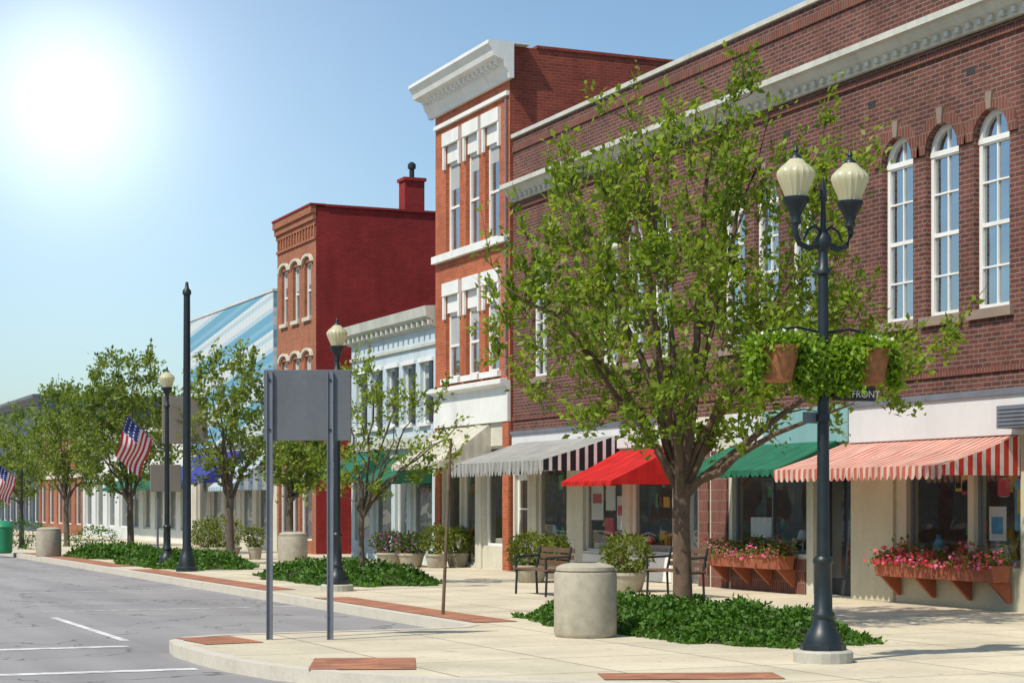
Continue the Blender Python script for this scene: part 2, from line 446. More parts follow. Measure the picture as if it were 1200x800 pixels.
edge = [(60, 12.7), (13.0, 12.7), (11.0, 12.9), (9.3, 13.3), (7.8, 14.0), (6.7, 14.75), (5.95, 15.45), (5.35, 16.3), (4.98, 17.2), (4.8, 18.2), (4.74, 19.2), (4.74, 20.3),
        (4.84, 20.95), (5.12, 21.42), (5.6, 21.66), (6.4, 21.72), (8.2, 21.72), (8.7, 21.85), (8.94, 22.15), (9.0, 22.6), (9.0, 62), (9.0, 110), (9.0, 300), (60, 300)]
pv = group('pavement')
p = Part('pavement_slab', M['pave'], pv); p.face([(x, y, 0) for x, y in edge]); p.done()
p = Part('kerb', M['kerb'], pv)
for (a, b) in zip(edge[:-1], edge[1:]):
    p.face([(a[0], a[1], -0.14), (b[0], b[1], -0.14), (b[0], b[1], 0.005), (a[0], a[1], 0.005)])
for i in range(len(edge) - 2):
    def off(k):
        a = Vector(edge[max(k - 1, 0)]); c_ = Vector(edge[k]); d_ = Vector(edge[min(k + 1, len(edge) - 1)])
        tdir = (d_ - a).normalized(); nrm = Vector((tdir.y, -tdir.x))
        return c_ + nrm * 0.16
    o1, o2 = off(i), off(i + 1)
    p.face([(edge[i][0], edge[i][1], 0.005), (edge[i + 1][0], edge[i + 1][1], 0.005), (o2.x, o2.y, 0.005), (o1.x, o1.y, 0.005)])
p.done()
p = Part('paver_strip', M['pavers'], pv)
def pad(cx, cy, w, l, rot=0, z=0.008):
    pts = []
    for dx, dy in ((-w / 2, -l / 2), (w / 2, -l / 2), (w / 2, l / 2), (-w / 2, l / 2)):
        pts.append((cx + dx * math.cos(rot) - dy * math.sin(rot), cy + dx * math.sin(rot) + dy * math.cos(rot), z))
    p.face(pts)
pad(9.5, 26.0, .62, 7.0); pad(9.5, 38.2, .62, 11.5); pad(9.5, 53, .62, 14)
pad(5.35, 20.75, .68, 1.1, 0.1)
pad(5.85, 17.15, 1.0, 1.3, -0.35)
pad(8.1, 14.75, 1.6, .62, -0.35)
p.done()

p = Part('road_marking', M['paint'])
def line(a, b, w, z=-0.126):
    a = Vector((*a, z)); b = Vector((*b, z)); d = (b - a).normalized(); n_ = Vector((-d.y, d.x, 0)) * w / 2
    p.face([a - n_, b - n_, b + n_, a + n_])
line((-8, 22.3), (4.6, 22.0), 0.22)
line((-8, 19.2), (4.6, 18.7), 0.22)
line((4.75, 22.9), (4.75, 28.0), .11)
for y in (29.5, 36.0, 42.5, 49.0, 55.5, 62):
    line((4.75, y), (8.9, y - .02), 0.1)
for y in range(26, 160, 7): line((2.6, y), (2.6, y + 2.6), .11)
line((0.5, 24.5), (0.5, 200), 0.12); line((0.9, 24.5), (0.9, 200), 0.12)
line((-8, 24.3), (0.3, 24.3), 0.45)
p.done()

# ------------------------------------------------------------------ facades
def facade(part, X, y0, y1, z0, z1, ops, depth=0.2):
    ys = sorted(set([y0, y1] + [o[0] for o in ops] + [o[1] for o in ops]))
    zs = sorted(set([z0, z1] + [o[2] for o in ops] + [o[3] for o in ops]))
    ys = [y for y in ys if y0 <= y <= y1]; zs = [z for z in zs if z0 <= z <= z1]
    for i in range(len(ys) - 1):
        for j in range(len(zs) - 1):
            cy, cz = (ys[i] + ys[i + 1]) / 2, (zs[j] + zs[j + 1]) / 2
            if any(o[0] < cy < o[1] and o[2] < cz < o[3] for o in ops): continue
            part.face([(X, ys[i], zs[j]), (X, ys[i], zs[j + 1]), (X, ys[i + 1], zs[j + 1]), (X, ys[i + 1], zs[j])])
    for a, b, c_, d in [o[:4] for o in ops]:
        x2 = X + depth
        part.face([(X, a, c_), (x2, a, c_), (x2, a, d), (X, a, d)])
        part.face([(X, b, c_), (X, b, d), (x2, b, d), (x2, b, c_)])
        part.face([(X, a, c_), (X, b, c_), (x2, b, c_), (x2, a, c_)])
        part.face([(X, a, d), (x2, a, d), (x2, b, d), (X, b, d)])

def sash(fr, gl, X, a, b, c_, d, nx=1, nz=2, fw=0.055, rec=0.1, blind=None):
    x0, x1 = X + rec, X + rec + 0.05
    fr.box(x0, x1, a, a + fw, c_, d); fr.box(x0, x1, b - fw, b, c_, d)
    fr.box(x0 + .001, x1, a + fw, b - fw, c_, c_ + fw); fr.box(x0 + .001, x1, a + fw, b - fw, d - fw, d)
    for i in range(1, nx):
        y = a + (b - a) * i / nx; fr.box(x0 + .012, x1, y - 0.014, y + 0.014, c_ + fw, d - fw)
    for j in range(1, nz):
        z = c_ + (d - c_) * j / nz; w = 0.03 if (nz == 2 or j == nz // 2) else 0.014
        fr.box(x0 + .006, x1, a + fw, b - fw, z - w, z + w)
    gx = X + rec + 0.04
    gl.face([(gx, a, c_), (gx, a, d), (gx, b, d), (gx, b, c_)])
    if blind is not None:
        k = R(.15, .6); zt = d - fw; zb = d - (d - c_) * k
        blind.face([(gx - .004, a + fw, zb), (gx - .004, a + fw, zt), (gx - .004, b - fw, zt), (gx - .004, b - fw, zb)])

def shell(g, X, y0, y1, h, depth, mside, mroof, roofdrop=0.35):
    p = Part('side_wall', mside, g)
    p.face([(X, y0, 0), (X + depth, y0, 0), (X + depth, y0, h), (X, y0, h)])
    p.face([(X, y1, 0), (X, y1, h), (X + depth, y1, h), (X + depth, y1, 0)])
    p.face([(X + depth, y0, 0), (X + depth, y1, 0), (X + depth, y1, h), (X + depth, y0, h)])
    p.face([(X + .3, y0 + .25, h - roofdrop - .02), (X + depth, y0 + .25, h - roofdrop - .02), (X + depth, y0 + .25, h), (X + .3, y0 + .25, h)])
    p.face([(X, y0, h), (X + depth, y0, h), (X + depth, y0 + .25, h), (X, y0 + .25, h)])
    p.face([(X, y1 - .25, h), (X + depth, y1 - .25, h), (X + depth, y1, h), (X, y1, h)])
    p.face([(X, y0 + .25, h), (X + .3, y0 + .25, h), (X + .3, y1 - .25, h), (X, y1 - .25, h)])
    p.done()
    p = Part('roof', mroof, g)
    p.face([(X + .01, y0 + .01, h - roofdrop), (X + depth - .01, y0 + .01, h - roofdrop), (X + depth - .01, y1 - .01, h - roofdrop), (X + .01, y1 - .01, h - roofdrop)])
    p.done()

def awning(g, name, y0, y1, zt, zb, proj, val, mat, side=None, X=WALL):
    x1 = X - proj; xw = X - 0.03
    p = Part(name, mat, g)
    nseg = max(4, int((y1 - y0) / 0.155))
    ribs = max(2, round((y1 - y0) / 1.1))
    def sg(y):
        return -.03 * abs(math.sin(math.pi * ribs * (y - y0) / (y1 - y0)))
    for i in range(nseg):
        a = y0 + (y1 - y0) * i / nseg; b = y0 + (y1 - y0) * (i + 1) / nseg
        xm = (xw + x1) / 2; zm = (zt + zb) / 2 - 0.02
        p.face([(xw, a, zt), (xw, b, zt), (xm, b, zm + sg(b)), (xm, a, zm + sg(a))])
        p.face([(xm, a, zm + sg(a)), (xm, b, zm + sg(b)), (x1, b, zb), (x1, a, zb)])
        m_ = (a + b) / 2; k = R(-.012, .012)
        p.face([(x1, a, zb), (x1, b, zb), (x1 + k, b, zb - val * 0.65), (x1 + k, b * .75 + a * .25, zb - val * .93), (x1 + k, m_, zb - val), (x1 + k, a * .75 + b * .25, zb - val * .93), (x1 + k, a, zb - val * 0.65)])
    p.done()
    p = Part(name + '_end', side or mat, g)
    for y in (y0, y1):
        p.face([(xw, y, zt), ((xw + x1) / 2, y, (zt + zb) / 2 - .02), (x1, y, zb), (x1, y, zb - val * .7), (xw, y, zb - val * .7)])
    p.done()
    p = Part(name + '_frame', M['galv'], g)
    for y in (y0 + .03, (y0 + y1) / 2, y1 - .03):
        p.tube([(xw, y, zb - 0.02), (x1 + .02, y, zb - 0.02)], 0.012, 6)
    p.done()

def interior(g, y0, y1, z0=0.02, z1=3.0, dep=3.2, X=WALL, col='interior'):
    p = Part('shop_interior', M[col], g)
    x0, x1 = X + 0.24, X + dep
    p.face([(x1, y0, z0), (x1, y1, z0), (x1, y1, z1), (x1, y0, z1)])
    p.face([(x0, y0, z0), (x1, y0, z0), (x1, y0, z1), (x0, y0, z1)])
    p.face([(x0, y1, z0), (x1, y1, z0), (x1, y1, z1), (x0, y1, z1)])
    p.face([(x0, y0, z0), (x1, y0, z0), (x1, y1, z0), (x0, y1, z0)])
    p.face([(x0, y0, z1), (x1, y0, z1), (x1, y1, z1), (x0, y1, z1)])
    p.done()

def goods(g, y0, y1, zf, X=WALL):
    """window display: low plinth with pottery, framed pictures, boxes and lamp shades"""
    p = Part('display_plinth', M['cream'], g); p.box(X + .25, X + .85, y0 + .03, y1 - .03, zf - .25, zf + .32); p.done(.01)
    z = zf + .321
    for nm, k in (('display_goods_white', 'poster_w'), ('display_goods_dark', 'wood'), ('display_goods_blue', 'poster_b'), ('display_goods_tan', 'terracotta'),
                  ('display_goods_yellow', 'poster_y'), ('display_goods_red', 'poster_r'), ('display_goods_green', 'poster_g')):
        p = Part(nm, M[k], g)
        for i in range(2):
            y = R(y0 + .15, y1 - .15); x = X + R(0.32, .78); w = R(.04, .11); h = R(.08, .35)
            t = R(0, 1)
            if t < .35: p.box(x - w * .3, x + w * .3, y - w, y + w, z, z + h)
            elif t < .7: p.lathe(x, y, [(w * .5, z), (w * .95, z + h * .35), (w, z + h * .55), (w * .4, z + h * .85), (w * .5, z + h)], 12)
            else:
                p.lathe(x, y, [(w * .5, z), (w * .12, z + .03), (w * .1, z + h + .1)], 10); p.lathe(x, y, [(w * 1.1, z + h + .06), (w * .6, z + h + .22)], 12)
            if R(0, 1) < .45:   # hung picture
                zz = R(1.45, 1.9); p.box(X + .4, X + .42, y - w * 1.4, y + w * 1.4, zz, zz + R(.18, .35))
        p.done()

# ================================================================== BUILDING 1: long brown brick block
b1 = group('brown_brick_commercial_building', (WALL, 26, 0))
Y0, Y1 = 14.0, 39.77
H1 = 9.95
wz0, wz1 = 4.38, 7.28
cs = [22.27, 23.45, 24.6]
groups = [cs, [c + 5.1 for c in cs], [c + 10.2 for c in cs], [c - 5.1 for c in cs]]
allc = [c for g_ in groups for c in g_ if c < 38.6] + [38.3]
hw = 0.41
ops = [(c - hw, c + hw, wz0, wz1) for c in allc]
p = Part('upper_brick_wall', M['brick_brown'], b1)
facade(p, WALL, Y0, Y1, 3.17, H1, ops, 0.22)
NA = 10
for c in allc:
    zs = wz1 - hw
    for sgn in (-1, 1):
        arc = [(c + sgn * hw * math.cos(a), zs + hw * math.sin(a)) for a in [math.pi / 2 * k / NA for k in range(NA + 1)]]
        p.face([(WALL, c + sgn * hw, wz1)] + [(WALL, y, z) for y, z in arc])
        for k in range(NA):
            p.face([(WALL, *arc[k]), (WALL, *arc[k + 1]), (WALL + .22, *arc[k + 1]), (WALL + .22, *arc[k])])
p.done()
ar = Part('window_arch_brickwork', M['brick_arch'], b1)
ks = Part('keystones', M['sill'], b1)
si = Part('window_sills', M['sill'], b1)
fr = Part('window_frames', M['white'], b1); gl = Part('window_glass', M['glass_up'], b1); bl = Part('window_blinds', M['blind'], b1)
for c in allc:
    zs = wz1 - hw
    n = 14
    for k in range(n):
        a0, a1 = math.pi * k / n, math.pi * (k + 1) / n
        r0, r1 = hw, hw + 0.2
        q = [(c + r0 * math.cos(a0), zs + r0 * math.sin(a0)), (c + r1 * math.cos(a0), zs + r1 * math.sin(a0)), (c + r1 * math.cos(a1), zs + r1 * math.sin(a1)), (c + r0 * math.cos(a1), zs + r0 * math.sin(a1))]
        ar.prismX(q, WALL - 0.03, WALL + 0.01)
        r0, r1 = hw - 0.075, hw - 0.001
        q = [(c + r0 * math.cos(a0), zs + r0 * math.sin(a0)), (c + r1 * math.cos(a0), zs + r1 * math.sin(a0)), (c + r1 * math.cos(a1), zs + r1 * math.sin(a1)), (c + r0 * math.cos(a1), zs + r0 * math.sin(a1))]
        fr.prismX(q, WALL + 0.09, WALL + 0.15)
    ks.prismX([(c - .05, wz1 - .01), (c + .05, wz1 - .01), (c + .075, wz1 + .24), (c - .075, wz1 + .24)], WALL - 0.06, WALL)
    si.box(WALL - 0.07, WALL + 0.1, c - hw - .1, c + hw + .1, wz0 - 0.14, wz0 + .002)
    sash(fr, gl, WALL, c - hw, c + hw, wz0, zs, nx=2, nz=4, fw=0.075)
    fr.box(WALL + .085, WALL + .15, c - hw, c + hw, zs - .05, zs + .03)
    fr.box(WALL + .11, WALL + .15, c - .014, c + .014, zs + .03, wz1 - .07)
    if R(0, 1) < .35:
        zb = wz0 + R(.5, .75) * (zs - wz0)
        bl.face([(WALL + .136, c - hw + .08, zb), (WALL + .136, c - hw + .08, zs - .05), (WALL + .136, c + hw - .08, zs - .05), (WALL + .136, c + hw - .08, zb)])
    gx = WALL + 0.14
    gl.face([(gx, c - hw, zs)] + [(gx, c - hw * math.cos(a), zs + hw * math.sin(a)) for a in [math.pi * k / 12 for k in range(1, 12)]] + [(gx, c + hw, zs)])
for q in (ar, ks, si, fr, gl, bl): q.done()
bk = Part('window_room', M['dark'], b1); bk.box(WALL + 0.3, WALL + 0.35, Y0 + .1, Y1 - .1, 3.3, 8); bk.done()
co = Part('cornice', M['cornice_grey'], b1)
co.prismY([(WALL + .01, 8.46), (WALL - .08, 8.46), (WALL - .10, 8.56), (WALL - .18, 8.62), (WALL - .26, 8.72), (WALL - .34, 8.75), (WALL - .34, 8.85), (WALL + .01, 8.90)], Y0 - .2, Y1)
y = Y0
while y < Y1 - .2:
    co.box(WALL - .16, WALL - .02, y, y + .10, 8.50, 8.585); y += .26
co.done()
cp = Part('parapet_coping', M['cornice_grey'], b1)
cp.box(WALL - .06, WALL + .34, Y0 - .05, Y1 - .005, H1 + .003, H1 + .09); cp.done()
cb_ = Part('brick_corbels', M['brick_arch'], b1)
cb_.box(WALL - .035, WALL + .01, Y0, Y1 - .02, 9.62, 9.76)
cb_.box(WALL - .04, WALL + .01, Y0, Y1 - .02, 8.28, 8.36)
cb_.box(WALL - .03, WALL + .01, Y0, Y1 - .02, 3.45, 3.53)
cb_.done()
vt = Part('wall_vents', M['dark'], b1)
y = Y0 + 1.0
while y < Y1 - .5:
    vt.box(WALL - .006, WALL + .01, y, y + .2, 7.86, 7.98); y += 2.55
vt.done()
shell(b1, WALL, Y0, Y1, H1, 22, M['brick_red'], M['roof'], 0.6)

yw = lambda a, b: (fy(b), fy(a))
shopwin = [(15.0, 17.6, .62, 2.32), (18.0, 21.35, .62, 2.32), (*yw(1141, 1196), .62, 2.32), (*yw(1062, 1134), .62, 2.32), (*yw(858, 945), .68, 2.32),
           (*yw(738, 788), .55, 2.32), (*yw(683, 729), .55, 2.32), (*yw(628, 664), .45, 2.32)]
doors = [(*yw(953, 997), .02, 2.35), (*yw(797, 818), .02, 2.3), (*yw(603, 618), .02, 2.2)]
p = Part('storefront_wall', M['beige'], b1)
ysplit = fy(1052)
facade(p, WALL, Y0, ysplit, 0, 3.17, [o for o in shopwin + doors if o[1] < ysplit + .01], .22)
p.done()
p = Part('storefront_wall_cream', M['cream'], b1)
facade(p, WALL, ysplit, Y1, 0, 3.17, [o for o in shopwin + doors if o[0] > ysplit - .01], .22)
p.done()
p = Part('beige_pier', M['beige'], b1)
p.box(WALL - .06, WALL + .1, fy(1050), fy(1001), 0, 2.5); p.done(0.01)
p = Part('brick_pier', M['brick_arch'], b1)
p.box(WALL - .05, WALL + .1, fy(854), fy(836), 0, 2.5); p.box(WALL - .05, WALL + .1, fy(832), fy(821), 0, 2.9)
p.done()
p = Part('fascia_board', M['fascia'], b1)
p.box(WALL - .09, WALL + .02, Y0 + .02, fy(1000), 2.52, 3.14)
p.box(WALL - .07, WALL + .02, fy(898), fy(862), 2.6, 3.15)
p.box(WALL - .08, WALL + .02, fy(815), Y1 - .1, 2.66, 3.16)
p.done(.01)
p = Part('fascia_trim', M['galv'], b1)
p.box(WALL - .13, WALL - .091, Y0 + .02, fy(1000), 3.10, 3.19)
p.box(WALL - .12, WALL - .081, fy(815), Y1 - .1, 3.12, 3.2)
p.done()
p = Part('teal_fascia', M['teal'], b1); p.box(WALL - .08, WALL + .02, fy(998), fy(900), 2.55, 3.16); p.done(.01)
p = Part('wall_air_conditioner', M['galv'], b1)
p.box(WALL - .42, WALL - .1, 20.95, 21.62, 2.6, 2.92)
for k in range(5): p.box(WALL - .435, WALL - .42, 21.0, 21.57, 2.64 + k * .055, 2.66 + k * .055)
p.done(.01)
fr = Part('storefront_frames', M['galv'], b1); gl = Part('storefront_glass', M['glass_shop'], b1)
frw = Part('storefront_frames_white', M['white'], b1)
for i, o in enumerate(shopwin):
    sash(frw if i >= 5 else fr, gl, WALL, *o, nx=1 if (o[1] - o[0]) < 2.2 else 2, nz=1, fw=.045, rec=.08)
d = doors[0]
dd = Part('entrance_door', M['door_dark'], b1)
dd.box(WALL + .3, WALL + .35, d[0] - .1, d[1] + .1, 0.02, 2.5); dd.done()
dd = Part('door_glass', M['glass_dark'], b1)
dd.box(WALL + .28, WALL + .298, d[0] + .15, (d[0] + d[1]) / 2 - .05, 0.3, 2.1); dd.box(WALL + .28, WALL + .298, (d[0] + d[1]) / 2 + .05, d[1] - .15, 0.3, 2.1)
d = doors[1]; dd.box(WALL + .15, WALL + .17, d[0], d[1], 0.02, 2.3)
dd.done()
d = doors[2]
dd = Part('white_door', M['white'], b1)
dd.box(WALL + .08, WALL + .12, d[0], d[1], 0.02, .75); dd.box(WALL + .08, WALL + .12, d[0], d[0] + .1, .75, 2.2); dd.box(WALL + .08, WALL + .12, d[1] - .1, d[1], .75, 2.2)
dd.box(WALL + .08, WALL + .12, d[0] + .1, d[1] - .1, 2.08, 2.2); dd.box(WALL + .082, WALL + .12, d[0] + .1, d[1] - .1, 1.4, 1.44); dd.done()
gl.face([(WALL + .11, d[0], .7), (WALL + .11, d[1], .7), (WALL + .11, d[1], 2.1), (WALL + .11, d[0], 2.1)])
for q in (fr, gl, frw): q.done()
bh = Part('stall_riser', M['white'], b1)
for o in shopwin[5:]: bh.box(WALL - .03, WALL + .05, o[0] + .03, o[1] - .03, 0.02, o[2] - .06)
bh.done(.01)
bh = Part('stall_riser_brick', M['brick_arch'], b1)
bh.box(WALL - .03, WALL + .05, shopwin[4][0], shopwin[4][1], 0, .6); bh.done()
interior(b1, Y0 + .1, fy(1000) + .01); interior(b1, fy(950), fy(838)); interior(b1, fy(795), Y1 - .1)
for o in shopwin: goods(b1, o[0], o[1], 0.4)
po = Part('window_posters', M['poster_w'], b1)
xg = WALL + 0.14
def poster(pp, px0, px1, z0, z1, x=xg): pp.box(x, x + .006, fy(px1), fy(px0), z0, z1)
poster(po, 686, 700, 1.2, 1.95); poster(po, 703, 714, 1.4, 2.0); poster(po, 716, 725, 1.0, 1.7); poster(po, 872, 896, .95, 1.3); poster(po, 1150, 1170, 1.0, 1.5); po.done()
po = Part('window_posters_red', M['poster_r'], b1); poster(po, 688, 698, 1.55, 1.75, xg - .004); poster(po, 717, 724, 1.3, 1.5, xg - .004); poster(po, 702, 712, .9, 1.25); poster(po, 1160, 1174, 1.65, 1.9); po.done()
po = Part('window_posters_blue', M['poster_b'], b1); poster(po, 1180, 1194, 1.15, 1.9); poster(po, 1153, 1166, 1.1, 1.35, xg - .004); po.done()
po = Part('window_posters_yellow', M['poster_y'], b1); poster(po, 1183, 1191, 1.4, 1.75, xg - .004); po.done()

awning(b1, 'striped_awning', fy(1197), fy(990), 2.52, 2.08, 1.35, .20, M['pink_awn'], M['pink_awn_end'])
awning(b1, 'green_awning', fy(985), fy(861), 2.60, 2.1, 1.25, .12, M['green_awn'])
awning(b1, 'red_awning', fy(790), fy(728), 2.62, 1.98, 1.35, .10, M['red_awn'])
awning(b1, 'black_white_awning', fy(727), fy(612), 2.95, 2.42, 1.75, .30, M['greyroof_awn'], M['bw_awn'])

def flower_box(y0, y1, z, x=WALL - .28, cols=('fl_pink', 'fl_red')):
    g = group('flower_box', (x, (y0 + y1) / 2, z))
    p = Part('trough', M['terracotta'], g)
    p.prismY([(x - .13, z), (x + .13, z), (x + .17, z + .20), (x + .19, z + .20), (x + .19, z + .24), (x - .19, z + .24), (x - .19, z + .20), (x - .17, z + .20)], y0, y1)
    for k in range(4):
        y = y0 + .12 + (y1 - y0 - .24) * k / 3
        p.prismY([(x - .12, z - .002), (x + .25, z - .002), (x + .25, z - .30), (x + .2, z - .30)], y - .03, y + .03)
    p.done(.008)
    n = int(1100 * (y1 - y0))
    lump = lambda y: .7 + .4 * np.sin(y * 5.3) * np.sin(y * 2.1 + 1)
    yy = rng.uniform(y0, y1, n)
    P = np.stack([rng.normal(x, .11, n), yy, z + .2 + np.abs(rng.normal(0, .13, n)) * lump(yy)], 1)
    leaf_mesh('foliage', P, .08, .045, M['leafshrub'], g)
    for cn in cols:
        n = int(260 * (y1 - y0)); yy = rng.uniform(y0, y1, n)
        P = np.stack([rng.normal(x - .06, .13, n), yy, z + .24 + np.abs(rng.normal(0, .14, n)) * lump(yy) - .05], 1)
        leaf_mesh('blossom', P, .06, .055, M[cn], g)
flower_box(fy(1192), fy(1052), .42)
flower_box(fy(938), fy(852), .42, cols=('fl_pink',))

# ================================================================== BUILDING 3: three-storey
b3 = group('three_storey_brick_building', (WALL, 42, 0))
y0, y1 = 39.8, 44.6; H = 12.1
w3 = [(42.95, 43.87), (41.68, 42.52), (40.45, 41.3)]
ops = [(a, b, 7.8, 10.6) for a, b in w3] + [(a, b, 4.66, 6.85) for a, b in w3]
p = Part('front_brick_wall', M['brick_orange'], b3)
facade(p, WALL - .06, y0, y1, 4.4, 11.9, ops, .25); p.done()
shell(b3, WALL - .05, y0, y1, H, 16, M['brick_red'], M['roof'])
fr = Part('window_frames', M['white'], b3); gl = Part('window_glass', M['glass_up'], b3); bl = Part('window_blinds', M['blind'], b3)
hd = Part('window_heads', M['white'], b3)
for a, b in w3:
    for z0_, z1_ in ((7.8, 10.6), (4.66, 6.85)):
        sash(fr, gl, WALL - .06, a, b, z0_, z1_ - .55, 1, 2, .07, blind=bl)
        hd.box(WALL - .02, WALL + .05, a, b, z1_ - .549, z1_ - .001)
        hd.box(WALL - .14, WALL - .06, a - .1, b + .1, z1_ - .12, z1_ + .2)
        hd.box(WALL - .12, WALL - .061, a - .1, a - .001, z1_ - .7, z1_ - .121); hd.box(WALL - .12, WALL - .061, b + .001, b + .1, z1_ - .7, z1_ - .121)
    hd.box(WALL - .17, WALL + .0, a - .12, b + .12, 4.52, 4.655)
hd.box(WALL - .2, WALL - .061, y0 + .05, y1 - .05, 7.60, 7.78)
hd.box(WALL - .14, WALL - .061, y0 + .05, y1 - .05, 10.98, 11.08)
for q in (fr, gl, hd, bl): q.done()
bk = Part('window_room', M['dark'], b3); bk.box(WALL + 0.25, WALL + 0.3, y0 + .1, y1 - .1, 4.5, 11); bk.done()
co = Part('cornice', M['white'], b3)
co.prismY([(WALL - .055, 11.32), (WALL - .16, 11.32), (WALL - .2, 11.46), (WALL - .28, 11.56), (WALL - .32, 11.72), (WALL - .56, 11.80), (WALL - .60, 11.92), (WALL - .70, 12.06), (WALL - .70, 12.14), (WALL + .35, 12.14), (WALL + .35, 12.105), (WALL - .055, 12.105)], y0 - .22, y1 + .25)
y = y0 - .05
while y < y1 + .1:
    co.box(WALL - .44, WALL - .29, y, y + .1, 11.64, 11.765); y += .28
co.done()
cp = Part('side_coping', M['brick_red'], b3); cp.box(WALL + .6, WALL + 16, y0 - .03, y0 + .3, H + .003, H + .07); cp.done()
p = Part('shopfront_fascia', M['white'], b3)
p.box(WALL - .12, WALL + .1, y0 + .02, y1 - .02, 3.45, 4.4)
p.prismY([(WALL - .12, 4.25), (WALL - .3, 4.32), (WALL - .3, 4.42), (WALL - .12, 4.46)], y0 + .02, y1 - .02); p.done()
p = Part('shopfront_piers', M['brick_orange'], b3)
for a in (y0 + .02, y1 - .4): p.box(WALL - .1, WALL + .1, a, a + .36, .0, 3.449)
p.done(.01)
p = Part('shopfront_post', M['cream'], b3); p.box(WALL - .1, WALL + .1, 41.5, 41.86, .0, 3.449); p.done(.01)
so = [(40.2, 41.45, .55, 2.9), (41.95, 42.9, .05, 2.7), (43.0, 44.1, .55, 2.9)]
p = Part('shopfront_wall', M['cream'], b3); facade(p, WALL - .04, y0, y1, 0, 3.449, so, .2); p.done()
fr = Part('shopfront_frames', M['white'], b3); gl = Part('shopfront_glass', M['glass_shop'], b3)
for o in so: sash(fr, gl, WALL - .04, *o, nx=1, nz=1)
fr.done(); gl.done(); interior(b3, y0 + .1, y1 - .1, .02, 3.3)
for o in (so[0], so[2]): goods(b3, o[0], o[1], .4)
awning(b3, 'pale_awning', 41.0, 44.3, 3.45, 2.5, 1.35, .14, M['pale_awn'])
p = Part('drainpipe', M['galv'], b3); p.tube([(WALL - .12, y0 + .12, 4.5), (WALL - .12, y0 + .12, 10.9)], .03); p.done()

# ================================================================== BUILDING 4: pale two-storey
b4 = group('pale_two_storey_building', (WALL, 48, 0))
y0, y1 = 44.63, 51.5; H = 6.55
wn = [45.5 + i * 1.3 for i in range(5)]
ops = [(c - .36, c + .36, 3.65, 5.2) for c in wn]
so = [(45.0, 46.6, .5, 2.7), (46.9, 47.8, .05, 2.6), (48.1, 49.6, .5, 2.7), (49.9, 51.2, .5, 2.7)]
p = Part('front_wall', M['paleblue'], b4); facade(p, WALL, y0, y1, 0, H, ops + so, .2); p.done()
shell(b4, WALL, y0, y1, H, 15, M['greywhite'], M['roof'])
fr = Part('window_frames', M['white'], b4); gl = Part('window_glass', M['glass_dark'], b4)
sh = Part('shutters', M['door_dark'], b4); bl = Part('window_blinds', M['blind'], b4)
for a, b, c_, d in ops:
    sash(fr, gl, WALL, a, b, c_, d, 1, 2, blind=bl if R(0, 1) < .5 else None)
    sh.box(WALL - .04, WALL - .003, a - .24, a - .02, c_, d)
    fr.box(WALL - .06, WALL - .002, a - .26, b + .05, d + .01, d + .12); fr.box(WALL - .08, WALL - .002, a - .05, b + .05, c_ - .1, c_ - .01)
for o in so: sash(fr, gl, WALL, *o, 1, 1)
for q in (fr, gl, sh, bl): q.done()
co = Part('cornice', M['cornice_grey'], b4)
co.prismY([(WALL, 6.05), (WALL - .10, 6.07), (WALL - .14, 6.22), (WALL - .3, 6.32), (WALL - .34, 6.57), (WALL + .3, 6.62), (WALL + .3, 6.56), (WALL, 6.56)], y0, y1 + .1)
co.box(WALL - .06, WALL - .001, y0, y1, 5.6, 5.68)
y = y0
while y < y1: co.box(WALL - .24, WALL - .11, y, y + .1, 6.1, 6.22); y += .4
co.box(WALL - .1, WALL - .001, y0, y1, 3.0, 3.3)
co.done()
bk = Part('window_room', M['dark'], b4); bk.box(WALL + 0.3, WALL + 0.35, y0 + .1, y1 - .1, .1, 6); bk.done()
awning(b4, 'green_awning', 45.0, 47.2, 2.9, 2.15, 1.2, .12, M['green_awn'])
awning(b4, 'teal_awning', 48.2, 51.2, 3.0, 2.3, 1.4, .15, M['teal_awn'])

# ================================================================== BUILDING 5: red with chimney
b5 = group('red_painted_brick_building', (WALL, 57, 0))
y0, y1 = 54.9, 59.08; H = 10.6
wn = [55.75, 57.0, 58.25]
ops = [(c - .34, c + .34, 7.3, 9.0) for c in wn] + [(c - .34, c + .34, 4.3, 6.1) for c in wn]
so = [(55.3, 56.6, .4, 2.7), (56.8, 57.6, .05, 2.6), (57.8, 58.9, .4, 2.7)]
p = Part('front_wall', M['brick_tan'], b5); facade(p, WALL, y0, y1, 0, H, ops + so, .2); p.done()
shell(b5, WALL, y0, y1, H, 18, M['brick_paint'], M['roof'])
fr = Part('window_frames', M['white'], b5); gl = Part('window_glass', M['glass_dark'], b5); hd = Part('window_hoods', M['cream'], b5); bl = Part('window_blinds', M['blind'], b5)
for a, b, c_, d in ops:
    sash(fr, gl, WALL, a, b, c_, d, 1, 2, blind=bl)
    n = 6; c = (a + b) / 2
    for k in range(n):
        a0, a1 = math.pi * k / n, math.pi * (k + 1) / n
        f = lambda r, an: (c + (r + .08) * math.cos(an), d - .02 + (r * .55) * math.sin(an))
        hd.prismX([f(.36, a0), f(.5, a0), f(.5, a1), f(.36, a1)], WALL - .08, WALL - .002)
    hd.box(WALL - .08, WALL - .002, a - .05, b + .05, c_ - .12, c_ - .003)
for o in so: sash(fr, gl, WALL, *o, 1, 1)
for q in (fr, gl, hd, bl): q.done()
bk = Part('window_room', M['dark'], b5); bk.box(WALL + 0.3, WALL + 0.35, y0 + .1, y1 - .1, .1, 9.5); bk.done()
co = Part('brick_cornice', M['brick_tan'], b5)
co.box(WALL - .05, WALL - .001, y0, y1, 9.62, 9.70); co.box(WALL - .05, WALL - .001, y0, y1, 10.05, 10.2)
